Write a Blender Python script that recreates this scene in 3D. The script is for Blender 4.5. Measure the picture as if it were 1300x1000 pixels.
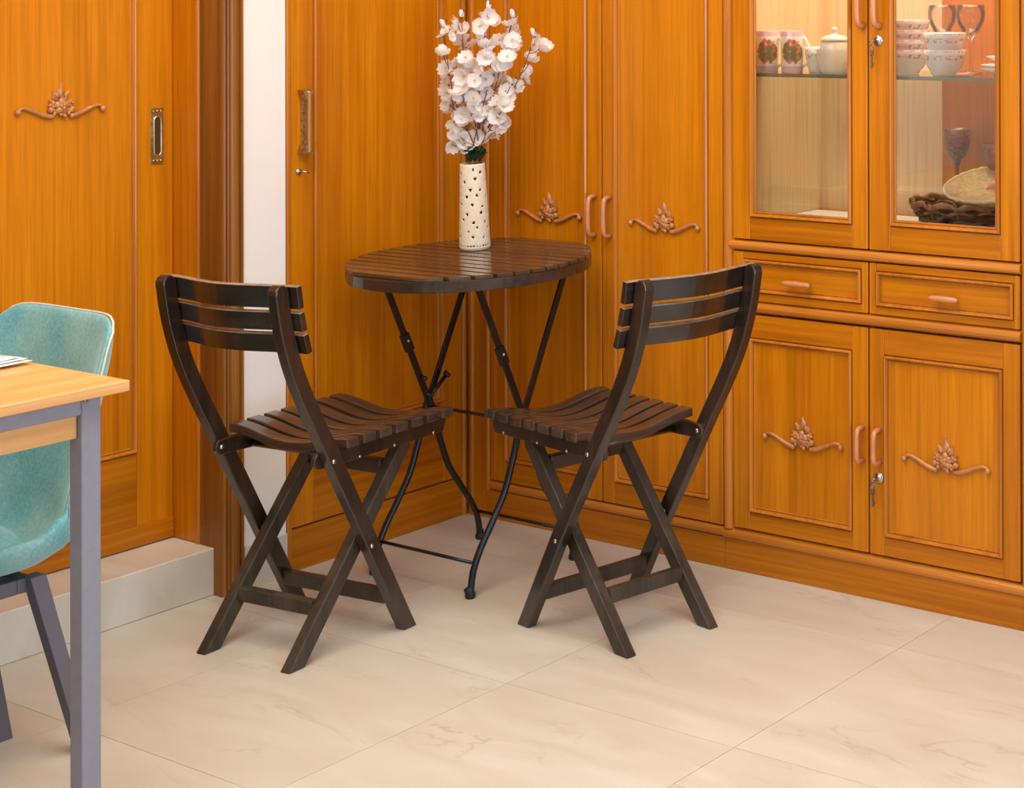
import bpy, math, random
from math import sin, cos, pi, radians, sqrt
from mathutils import Matrix, Vector

for o in list(bpy.data.objects): bpy.data.objects.remove(o)
S = bpy.context.scene
COL = S.collection

# ------------------------------------------------------------------ camera
cam_d = bpy.data.cameras.new('camera'); cam = bpy.data.objects.new('camera', cam_d); COL.objects.link(cam)
R3 = ((0.850773948, 0.525526244, -0.002419992), (0.003220286, -0.000608450, 0.999994630), (-0.525521949, 0.850777172, 0.002209998))
right, up, fwd = [Vector(r) for r in R3]
mw = Matrix.Identity(4)
for i in range(3):
    mw[i][0] = right[i]; mw[i][1] = up[i]; mw[i][2] = -fwd[i]
mw[2][3] = 1.42
cam.matrix_world = mw
cam_d.sensor_fit = 'HORIZONTAL'; cam_d.sensor_width = 36
cam_d.lens = 36 * 2170.77 / 1300
cam_d.shift_x = -(1150 - 650) / 1300
cam_d.shift_y = -(500 - 9.834) / 1300
cam_d.clip_start = 0.05
S.camera = cam

# ------------------------------------------------------------------ world, lights, exposure
w = bpy.data.worlds.new('world'); S.world = w; w.use_nodes = True
w.node_tree.nodes['Background'].inputs[0].default_value = (0.62, 0.76, 1.0, 1)
w.node_tree.nodes['Background'].inputs[1].default_value = 1.0

def area(name, loc, rot, sx, sy, power, col):
    d = bpy.data.lights.new(name, 'AREA'); d.shape = 'RECTANGLE'; d.size = sx; d.size_y = sy
    d.energy = power; d.color = col
    o = bpy.data.objects.new(name, d); o.location = loc; o.rotation_euler = rot; COL.objects.link(o); return o
area('ceiling_light', (-2.2, 1.75, 2.70), (0, 0, 0), 2.0, 2.2, 57, (1.0, 0.91, 0.79))
area('ceiling_light', (-0.8, -1.3, 2.70), (0, 0, 0), 1.8, 1.8, 9, (1.0, 0.91, 0.80))
area('window_daylight', (0.64, 2.0, 1.30), (0, radians(90), 0), 1.9, 1.9, 40, (0.58, 0.75, 1.0))
area('cabinet_fill', (-2.25, 3.66, 2.19), (0, 0, 0), 0.7, 0.25, 11, (1.0, 0.86, 0.66))  # fill added to brighten the cabinet interior, no real fitting there
area('balcony_daylight', (-1.2, -2.44, 1.25), (radians(90), 0, 0), 2.6, 2.0, 4, (0.86, 0.91, 1.0))
S.view_settings.view_transform = 'Standard'; S.view_settings.look = 'None'
S.view_settings.gamma = 1; S.view_settings.use_curve_mapping = False
S.view_settings.exposure = 0.34

# ------------------------------------------------------------------ materials
def s2l(c):
    return tuple(((v / 255) / 12.92 if v / 255 <= 0.04045 else ((v / 255 + 0.055) / 1.055) ** 2.4) for v in c)
def newmat(name):
    m = bpy.data.materials.new(name); m.use_nodes = True
    nt = m.node_tree; return m, nt, nt.nodes['Principled BSDF']
def node(nt, t, **k):
    n = nt.nodes.new(t)
    for a, b in k.items(): setattr(n, a, b)
    return n
def ramp(nt, stops, interp='LINEAR'):
    r = node(nt, 'ShaderNodeValToRGB'); r.color_ramp.interpolation = interp
    e = r.color_ramp.elements
    while len(e) < len(stops): e.new(0.5)
    for i, (p, c) in enumerate(stops):
        e[i].position = p; e[i].color = (*c, 1) if len(c) == 3 else c
    return r
def mixc(nt, a, b, fac, mode='MIX'):
    m = node(nt, 'ShaderNodeMix', data_type='RGBA', blend_type=mode)
    for i, v in ((0, fac), (6, a), (7, b)):
        if isinstance(v, (int, float)): m.inputs[i].default_value = v
        elif isinstance(v, tuple): m.inputs[i].default_value = (*v, 1)
        else: nt.links.new(v, m.inputs[i])
    return m.outputs[2]
def wood(name, dark, mid, light, axis='z', rough=0.3, coat=0.25, streak=70, bump=0.05, wear=None, wearcol=None, seed=0.0, spec=0.3):
    """veneer: streaks stretched along one axis, plus broad tone bands"""
    m, nt, b = newmat(name)
    tc = node(nt, 'ShaderNodeTexCoord'); L = nt.links.new
    def noise(scale, stretch, detail, rough_, off=0.0):
        mp = node(nt, 'ShaderNodeMapping')
        mp.inputs['Location'].default_value = (seed + off, seed * 1.7 + off, seed * .6)
        sc = {'x': (stretch, 1, 1), 'y': (1, stretch, 1), 'z': (1, 1, stretch)}[axis]
        mp.inputs['Scale'].default_value = sc
        L(tc.outputs['Object'], mp.inputs[0])
        n = node(nt, 'ShaderNodeTexNoise'); n.inputs['Scale'].default_value = scale
        n.inputs['Detail'].default_value = detail; n.inputs['Roughness'].default_value = rough_
        L(mp.outputs[0], n.inputs[0]); return n.outputs[0]
    n1 = noise(streak, 0.018, 4, 0.6)
    n2 = noise(9, 0.07, 3, 0.5, 3.0)
    n3 = noise(streak * 3.2, 0.03, 2, 0.5, 7.0)
    r1 = ramp(nt, [(0.30, dark), (0.52, mid), (0.75, light)]); L(n1, r1.inputs[0])
    r2 = ramp(nt, [(0.30, dark), (0.5, mid), (0.72, light)]); L(n2, r2.inputs[0])
    c = mixc(nt, r1.outputs[0], r2.outputs[0], 0.5)
    r3 = ramp(nt, [(0.30, (0.78, 0.74, 0.70)), (0.55, (1, 1, 1))]); L(n3, r3.inputs[0])
    c = mixc(nt, c, r3.outputs[0], 0.6, 'MULTIPLY')
    if wear:
        nw = node(nt, 'ShaderNodeTexNoise'); nw.inputs['Scale'].default_value = 14; nw.inputs['Detail'].default_value = 5
        L(tc.outputs['Object'], nw.inputs[0])
        rw = ramp(nt, [(wear, (0, 0, 0)), (wear + .12, (1, 1, 1))]); L(nw.outputs[0], rw.inputs[0])
        c = mixc(nt, c, wearcol, rw.outputs[0])
    L(c, b.inputs['Base Color'])
    b.inputs['Roughness'].default_value = rough; b.inputs['Specular IOR Level'].default_value = spec
    b.inputs['Coat Weight'].default_value = coat; b.inputs['Coat Roughness'].default_value = 0.12
    bp = node(nt, 'ShaderNodeBump'); bp.inputs['Strength'].default_value = bump; bp.inputs['Distance'].default_value = 0.002
    L(n1, bp.inputs['Height']); L(bp.outputs[0], b.inputs['Normal'])
    return m
def plain(name, col, rough=0.5, metal=0.0, coat=0.0, var=0.0, vscale=20, bump=0.0, spec=0.5):
    m, nt, b = newmat(name); L = nt.links.new
    b.inputs['Base Color'].default_value = (*col, 1)
    b.inputs['Roughness'].default_value = rough; b.inputs['Metallic'].default_value = metal
    b.inputs['Coat Weight'].default_value = coat; b.inputs['Specular IOR Level'].default_value = spec
    if var or bump:
        tc = node(nt, 'ShaderNodeTexCoord'); n = node(nt, 'ShaderNodeTexNoise')
        n.inputs['Scale'].default_value = vscale; n.inputs['Detail'].default_value = 5; L(tc.outputs['Object'], n.inputs[0])
        if var:
            r = ramp(nt, [(0.3, tuple(max(0, v * (1 - var)) for v in col)), (0.7, tuple(min(1, v * (1 + var)) for v in col))])
            L(n.outputs[0], r.inputs[0]); L(r.outputs[0], b.inputs['Base Color'])
        if bump:
            bp = node(nt, 'ShaderNodeBump'); bp.inputs['Strength'].default_value = bump; bp.inputs['Distance'].default_value = 0.002
            L(n.outputs[0], bp.inputs['Height']); L(bp.outputs[0], b.inputs['Normal'])
    return m

TD, TM, TL = (0.37, 0.100, 0.001), (0.60, 0.190, 0.002), (0.76, 0.275, 0.006)
XD_, XM_, XL_ = (0.25, 0.062, 0.001), (0.50, 0.150, 0.002), (0.68, 0.235, 0.005)  # darkened rail wood: own figure plus the dimness near the floor, put into colour
M = {}
M['teak_z'] = wood('teak upright grain', TD, TM, TL, 'z', 0.30, 0.10)
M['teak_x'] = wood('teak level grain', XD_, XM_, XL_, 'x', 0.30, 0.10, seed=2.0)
BD, BM_, BL = (0.38, 0.11, 0.006), (0.56, 0.185, 0.016), (0.70, 0.26, 0.038)
M['bead_z'] = wood('pale moulding upright', BD, BM_, BL, 'z', 0.3, 0.4, seed=5.0)
M['bead_x'] = wood('pale moulding level', BD, BM_, BL, 'x', 0.3, 0.4, seed=6.0)
M['carved'] = plain('carved rosewood', (0.50, 0.19, 0.055), 0.33, coat=0.4, var=0.25, vscale=60)
M['handle_wood'] = plain('polished handle wood', (0.62, 0.24, 0.09), 0.22, coat=0.5, var=0.1, vscale=30)
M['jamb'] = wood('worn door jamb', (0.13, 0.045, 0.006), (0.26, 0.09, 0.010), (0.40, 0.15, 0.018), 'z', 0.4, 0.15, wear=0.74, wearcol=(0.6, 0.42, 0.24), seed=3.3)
M['groove'] = plain('shadow gap wood', (0.10, 0.03, 0.004), 0.6)
WD, WM, WL = (0.007, 0.004, 0.003), (0.022, 0.012, 0.008), (0.060, 0.034, 0.022)
M['walnut_z'] = wood('dark chair wood upright', WD, WM, WL, 'z', 0.28, 0.45, streak=60, bump=0.2, spec=.5)
M['walnut_x'] = wood('dark chair wood level', WD, WM, WL, 'x', 0.26, 0.55, streak=60, bump=0.2, seed=4.0, spec=.5)
M['walnut_leg'] = wood('greyish leg wood', (0.020, 0.014, 0.009), (0.050, 0.036, 0.024), (0.10, 0.075, 0.050), 'z', 0.42, 0.12, streak=60, bump=0.2, seed=8.0)
M['walnut_seat'] = wood('worn seat slat wood', (0.026, 0.014, 0.009), (0.068, 0.039, 0.025), (0.14, 0.085, 0.056), 'x', 0.26, 0.5, streak=50, bump=0.15, seed=1.4)
M['slat_edge'] = plain('pale worn slat edge', (0.30, 0.20, 0.12), 0.5, var=0.4, vscale=40)
M['table_slat'] = wood('table slat wood', (0.030, 0.014, 0.008), (0.082, 0.042, 0.023), (0.15, 0.088, 0.052), 'x', 0.20, 0.5, streak=50, bump=0.12, seed=9.0)
M['table_rim'] = wood('table rim wood', (0.020, 0.011, 0.007), (0.05, 0.029, 0.019), (0.12, 0.065, 0.038), 'x', 0.28, 0.35, streak=30, bump=0.1, wear=0.62, wearcol=(0.22, 0.13, 0.10), seed=5.5)
M['iron'] = plain('black painted iron', (0.010, 0.010, 0.011), 0.32, 0.3, coat=0.2)
M['rubber'] = plain('black foot rubber', (0.008, 0.008, 0.008), 0.5)
M['screw'] = plain('bright screw head', (0.75, 0.68, 0.58), 0.3, 1.0)
M['brass'] = plain('antique brass', (0.42, 0.30, 0.12), 0.35, 0.9, var=0.5, vscale=120)
M['brass_dark'] = plain('dark brass recess', (0.10, 0.06, 0.02), 0.5, 0.7)
M['brass_bright'] = plain('bright brass bar', (0.80, 0.68, 0.42), 0.25, 1.0)
M['steel'] = plain('lock steel', (0.55, 0.52, 0.46), 0.28, 1.0, var=0.2, vscale=90)
M['key'] = plain('key steel', (0.30, 0.25, 0.20), 0.35, 1.0)
M['white_wall'] = plain('cream wall paint', (0.86, 0.78, 0.70), 0.7, var=0.02, vscale=6, bump=0.03)
M['room_wall'] = plain('beige wall paint', (0.50, 0.45, 0.38), 0.8, var=0.02, vscale=5)
M['ceiling'] = plain('white ceiling paint', (0.85, 0.83, 0.80), 0.85, var=0.01, vscale=5)
M['grout'] = plain('grey grout', (0.30, 0.24, 0.18), 0.8)
M['grey_metal'] = plain('grey powder coated steel', (0.24, 0.235, 0.27), 0.45, 0.0, var=0.05, vscale=60)
M['dark_metal'] = plain('dark grey steel tube', (0.12, 0.115, 0.13), 0.45, 0.1)
M['laminate'] = wood('pale cabinet laminate', (0.80, 0.58, 0.34), (0.86, 0.64, 0.40), (0.90, 0.70, 0.46), 'z', 0.5, 0.0, streak=40, bump=0.0)
M['china'] = plain('white china', (0.86, 0.83, 0.78), 0.15, coat=0.5)
M['cream_china'] = plain('cream china', (0.85, 0.78, 0.62), 0.18, coat=0.5)
M['paper'] = plain('white paper', (0.86, 0.84, 0.80), 0.7)
M['brown_glass'] = plain('brown pressed glass', (0.26, 0.08, 0.035), 0.3, coat=0.2, var=0.6, vscale=160, bump=0.5)
M['wicker_dark'] = plain('dark stained wicker', (0.035, 0.020, 0.018), 0.5, var=0.6, vscale=60)
M['wicker_tan'] = plain('tan cane', (0.42, 0.20, 0.09), 0.45, var=0.5, vscale=60)
M['straw'] = plain('pale straw weave', (0.58, 0.42, 0.22), 0.7, var=0.25, vscale=90, bump=0.8)
M['straw_rim'] = plain('cream straw rim', (0.80, 0.68, 0.40), 0.6, var=0.1, vscale=90)
M['ribbon'] = plain('pink ribbon', (0.85, 0.30, 0.42), 0.4)
M['petal'] = plain('white silk petal', (0.97, 0.93, 0.90), 0.75, var=0.04, vscale=60)
_nt = M['petal'].node_tree; _o = _nt.nodes['Material Output']; _t = _nt.nodes.new('ShaderNodeBsdfTranslucent'); _t.inputs[0].default_value = (0.98, 0.93, 0.88, 1)
_m = _nt.nodes.new('ShaderNodeMixShader'); _m.inputs[0].default_value = 0.45
_nt.links.new(_nt.nodes['Principled BSDF'].outputs[0], _m.inputs[1]); _nt.links.new(_t.outputs[0], _m.inputs[2]); _nt.links.new(_m.outputs[0], _o.inputs[0])
M['stamen'] = plain('yellow stamen', (0.75, 0.55, 0.16), 0.6)
M['twig'] = plain('brown twig', (0.16, 0.05, 0.03), 0.6)
M['leaf'] = plain('dark green leaf', (0.012, 0.045, 0.012), 0.4, var=0.4, vscale=60)
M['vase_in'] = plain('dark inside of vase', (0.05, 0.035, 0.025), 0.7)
M['biscuit'] = plain('brown pottery', (0.55, 0.25, 0.10), 0.6)

def mat_vase():
    m, nt, b = newmat('cream pierced ceramic'); L = nt.links.new
    tc = node(nt, 'ShaderNodeTexCoord'); n = node(nt, 'ShaderNodeTexNoise'); n.inputs['Scale'].default_value = 260
    n.inputs['Detail'].default_value = 3; L(tc.outputs['Object'], n.inputs[0])
    r = ramp(nt, [(0.3, (0.74, 0.58, 0.40)), (0.6, (0.84, 0.72, 0.56))]); L(n.outputs[0], r.inputs[0])
    L(r.outputs[0], b.inputs['Base Color']); b.inputs['Roughness'].default_value = 0.5
    bp = node(nt, 'ShaderNodeBump'); bp.inputs['Strength'].default_value = 0.35; bp.inputs['Distance'].default_value = 0.002
    L(n.outputs[0], bp.inputs['Height']); L(bp.outputs[0], b.inputs['Normal']); return m
M['vase'] = mat_vase()

def mat_tile():
    m, nt, b = newmat('cream marble tile'); L = nt.links.new
    g = node(nt, 'ShaderNodeNewGeometry'); oi = node(nt, 'ShaderNodeObjectInfo')
    add = node(nt, 'ShaderNodeVectorMath', operation='MULTIPLY_ADD')
    comb = node(nt, 'ShaderNodeCombineXYZ'); 
    for i in range(3): L(oi.outputs['Random'], comb.inputs[i])
    L(comb.outputs[0], add.inputs[0]); add.inputs[1].default_value = (13, 17, 5); L(g.outputs['Position'], add.inputs[2])
    mp = node(nt, 'ShaderNodeMapping'); mp.inputs['Rotation'].default_value = (0, 0, radians(38)); mp.inputs['Scale'].default_value = (0.55, 1.9, 1)
    L(add.outputs[0], mp.inputs[0])
    n = node(nt, 'ShaderNodeTexNoise'); n.inputs['Scale'].default_value = 3.2; n.inputs['Detail'].default_value = 7; n.inputs['Distortion'].default_value = 1.1; n.inputs['Roughness'].default_value = 0.55
    L(mp.outputs[0], n.inputs[0])
    base = ramp(nt, [(0.3, (0.61, 0.53, 0.42)), (0.55, (0.67, 0.60, 0.49)), (0.75, (0.73, 0.68, 0.575))]); L(n.outputs[0], base.inputs[0])
    n2 = node(nt, 'ShaderNodeTexNoise'); n2.inputs['Scale'].default_value = 2.4; n2.inputs['Detail'].default_value = 8; n2.inputs['Distortion'].default_value = 0.9; n2.inputs['Roughness'].default_value = 0.6
    L(mp.outputs[0], n2.inputs[0])
    ab = node(nt, 'ShaderNodeMath', operation='SUBTRACT'); ab.inputs[1].default_value = 0.5; L(n2.outputs[0], ab.inputs[0])
    ab2 = node(nt, 'ShaderNodeMath', operation='ABSOLUTE'); L(ab.outputs[0], ab2.inputs[0])
    v = ramp(nt, [(0.0, (1, 1, 1)), (0.006, (0.5, 0.5, 0.5)), (0.02, (0, 0, 0))]); L(ab2.outputs[0], v.inputs[0])
    n3 = node(nt, 'ShaderNodeTexNoise'); n3.inputs['Scale'].default_value = 5; L(mp.outputs[0], n3.inputs[0])
    mk = ramp(nt, [(0.48, (0, 0, 0)), (0.68, (0.55, 0.55, 0.55))]); L(n3.outputs[0], mk.inputs[0])
    mul = node(nt, 'ShaderNodeMath', operation='MULTIPLY'); L(v.outputs[0], mul.inputs[0]); L(mk.outputs[0], mul.inputs[1])
    c = mixc(nt, base.outputs[0], (0.44, 0.34, 0.24), mul.outputs[0])
    L(c, b.inputs['Base Color']); b.inputs['Roughness'].default_value = 0.30; b.inputs['Specular IOR Level'].default_value = 0.4
    return m
M['tile'] = mat_tile()

def mat_butcher():
    m, nt, b = newmat('light butcher block wood'); L = nt.links.new
    tc = node(nt, 'ShaderNodeTexCoord'); mp = node(nt, 'ShaderNodeMapping'); mp.inputs['Scale'].default_value = (1, 0.05, 1)
    L(tc.outputs['Object'], mp.inputs[0])
    n = node(nt, 'ShaderNodeTexNoise'); n.inputs['Scale'].default_value = 55; n.inputs['Detail'].default_value = 4; L(mp.outputs[0], n.inputs[0])
    r = ramp(nt, [(0.3, (0.72, 0.35, 0.11)), (0.7, (0.88, 0.50, 0.20))]); L(n.outputs[0], r.inputs[0])
    bt = node(nt, 'ShaderNodeTexBrick'); mp2 = node(nt, 'ShaderNodeMapping'); mp2.inputs['Rotation'].default_value = (0, 0, radians(90))
    L(tc.outputs['Object'], mp2.inputs[0]); L(mp2.outputs[0], bt.inputs[0])
    bt.inputs['Scale'].default_value = 1; bt.inputs['Brick Width'].default_value = 0.32; bt.inputs['Row Height'].default_value = 0.045; bt.inputs['Mortar Size'].default_value = 0.0
    bt.inputs['Color1'].default_value = (0.90, 0.88, 0.85, 1); bt.inputs['Color2'].default_value = (1, 1, 1, 1)
    c = mixc(nt, r.outputs[0], bt.outputs[0], 1.0, 'MULTIPLY')
    L(c, b.inputs['Base Color']); b.inputs['Roughness'].default_value = 0.35; b.inputs['Coat Weight'].default_value = 0.2; return m
M['butcher'] = mat_butcher()

def mat_teal():
    m, nt, b = newmat('teal velvet'); L = nt.links.new
    tc = node(nt, 'ShaderNodeTexCoord')
    n = node(nt, 'ShaderNodeTexNoise'); n.inputs['Scale'].default_value = 150; n.inputs['Detail'].default_value = 4; L(tc.outputs['Object'], n.inputs[0])
    n2 = node(nt, 'ShaderNodeTexNoise'); n2.inputs['Scale'].default_value = 9; n2.inputs['Detail'].default_value = 3; L(tc.outputs['Object'], n2.inputs[0])
    r = ramp(nt, [(0.3, (0.07, 0.30, 0.32)), (0.7, (0.28, 0.56, 0.55))]); L(n.outputs[0], r.inputs[0])
    r2 = ramp(nt, [(0.3, (0.08, 0.34, 0.38)), (0.7, (0.36, 0.58, 0.52))]); L(n2.outputs[0], r2.inputs[0])
    c = mixc(nt, r.outputs[0], r2.outputs[0], 0.55); L(c, b.inputs['Base Color'])
    b.inputs['Roughness'].default_value = 0.85; b.inputs['Sheen Weight'].default_value = 0.7; b.inputs['Sheen Roughness'].default_value = 0.35
    b.inputs['Sheen Tint'].default_value = (0.75, 0.95, 0.95, 1)
    bp = node(nt, 'ShaderNodeBump'); bp.inputs['Strength'].default_value = 0.4; bp.inputs['Distance'].default_value = 0.002
    L(n.outputs[0], bp.inputs['Height']); L(bp.outputs[0], b.inputs['Normal']); return m
M['teal'] = mat_teal()
M['piping'] = plain('pale seam edge', (0.70, 0.62, 0.52), 0.7)

def mat_glass(name, tint, ior=1.5, boost=1.0):
    m = bpy.data.materials.new(name); m.use_nodes = True; nt = m.node_tree; nt.nodes.clear(); L = nt.links.new
    out = node(nt, 'ShaderNodeOutputMaterial'); tr = node(nt, 'ShaderNodeBsdfTransparent'); tr.inputs[0].default_value = (*tint, 1)
    gl = node(nt, 'ShaderNodeBsdfGlossy'); gl.inputs['Roughness'].default_value = 0.0
    fr = node(nt, 'ShaderNodeFresnel'); fr.inputs[0].default_value = ior
    mu = node(nt, 'ShaderNodeMath', operation='MULTIPLY'); mu.inputs[1].default_value = boost; mu.use_clamp = True; L(fr.outputs[0], mu.inputs[0])
    mx = node(nt, 'ShaderNodeMixShader'); L(mu.outputs[0], mx.inputs[0]); L(tr.outputs[0], mx.inputs[1]); L(gl.outputs[0], mx.inputs[2]); L(mx.outputs[0], out.inputs[0])
    return m
M['glass'] = mat_glass('cabinet pane glass', (0.985, 0.985, 0.97), 1.5, 1.2)
M['shelf_glass'] = mat_glass('green edged shelf glass', (0.86, 0.92, 0.88), 1.5, 1.0)
M['clear_glass'] = mat_glass('clear goblet glass', (0.99, 0.99, 0.99), 1.35, .8)

def mat_bandcup(name, mode):
    """white china with printed bands and floral patches (flat print), object space, z from the foot"""
    m, nt, b = newmat(name); L = nt.links.new
    tc = node(nt, 'ShaderNodeTexCoord'); sp = node(nt, 'ShaderNodeSeparateXYZ'); L(tc.outputs['Object'], sp.inputs[0])
    z = sp.outputs[2]
    n = node(nt, 'ShaderNodeTexNoise'); n.inputs['Scale'].default_value = 110; n.inputs['Detail'].default_value = 2; L(tc.outputs['Object'], n.inputs[0])
    white = (0.86, 0.82, 0.78)
    if mode == 'mug':
        band = ramp(nt, [(0.0, (1, 1, 1)), (0.16, (0, 0, 0)), (0.86, (0, 0, 0)), (0.861, (1, 1, 1))], 'CONSTANT')
        mz = node(nt, 'ShaderNodeMath', operation='DIVIDE'); mz.inputs[1].default_value = 0.108; L(z, mz.inputs[0]); L(mz.outputs[0], band.inputs[0])
        c = mixc(nt, white, (0.70, 0.50, 0.58), band.outputs[0])
        # bouquet patch facing +x-ish (angle), built from a distance falloff and noise
        d = node(nt, 'ShaderNodeVectorMath', operation='DISTANCE'); L(tc.outputs['Object'], d.inputs[0]); d.inputs[1].default_value = (0.004, -0.036, 0.054)
        dn = node(nt, 'ShaderNodeMath', operation='MULTIPLY_ADD'); L(n.outputs[0], dn.inputs[0]); dn.inputs[1].default_value = 0.022; L(d.outputs['Value'], dn.inputs[2])
        pm = ramp(nt, [(0.0, (1, 1, 1)), (0.040, (0, 0, 0))], 'CONSTANT'); L(dn.outputs[0], pm.inputs[0])
        n4 = node(nt, 'ShaderNodeTexNoise'); n4.inputs['Scale'].default_value = 60; L(tc.outputs['Object'], n4.inputs[0])
        fl = ramp(nt, [(0.0, (0.16, 0.20, 0.10)), (0.50, (0.62, 0.18, 0.14)), (0.62, (0.80, 0.45, 0.30))], 'CONSTANT'); L(n4.outputs[0], fl.inputs[0])
        c = mixc(nt, c, fl.outputs[0], pm.outputs[0])
    else:
        # thin coloured rings and specks
        mz = node(nt, 'ShaderNodeMath', operation='DIVIDE'); mz.inputs[1].default_value = 0.062; L(z, mz.inputs[0])
        ring = ramp(nt, [(0.0, (0, 0, 0)), (0.60, (1, 1, 1)), (0.78, (0, 0, 0)), (0.9, (1, 1, 1)), (0.95, (0, 0, 0))], 'CONSTANT'); L(mz.outputs[0], ring.inputs[0])
        spk = ramp(nt, [(0.5, (0, 0, 0)), (0.56, (0.8, 0.8, 0.8))]); L(n.outputs[0], spk.inputs[0])
        mu = node(nt, 'ShaderNodeMath', operation='MULTIPLY'); L(ring.outputs[0], mu.inputs[0]); L(spk.outputs[0], mu.inputs[1])
        n4 = node(nt, 'ShaderNodeTexNoise'); n4.inputs['Scale'].default_value = 50; L(tc.outputs['Object'], n4.inputs[0])
        fl = ramp(nt, [(0.0, (0.25, 0.30, 0.45)), (0.5, (0.60, 0.30, 0.30))], 'CONSTANT'); L(n4.outputs[0], fl.inputs[0])
        c = mixc(nt, white, fl.outputs[0], mu.outputs[0])
    L(c, b.inputs['Base Color']); b.inputs['Roughness'].default_value = 0.15; b.inputs['Coat Weight'].default_value = 0.4
    return m
M['mug'] = mat_bandcup('printed mug china', 'mug'); M['bowl'] = mat_bandcup('printed bowl china', 'bowl')

def mat_news():
    m, nt, b = newmat('printed newspaper'); L = nt.links.new
    tc = node(nt, 'ShaderNodeTexCoord')
    mp = node(nt, 'ShaderNodeMapping'); mp.inputs['Scale'].default_value = (1, 1, 0); L(tc.outputs['Object'], mp.inputs[0])
    bt = node(nt, 'ShaderNodeTexBrick'); L(mp.outputs[0], bt.inputs[0])
    bt.inputs['Scale'].default_value = 1; bt.inputs['Brick Width'].default_value = 0.07; bt.inputs['Row Height'].default_value = 0.045; bt.inputs['Mortar Size'].default_value = 0.006
    bt.inputs['Color1'].default_value = (0.55, 0.56, 0.54, 1); bt.inputs['Color2'].default_value = (0.68, 0.68, 0.64, 1); bt.inputs['Mortar'].default_value = (0.86, 0.84, 0.78, 1)
    L(bt.outputs[0], b.inputs['Base Color']); b.inputs['Roughness'].default_value = 0.8; return m
M['news'] = mat_news()

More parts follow.
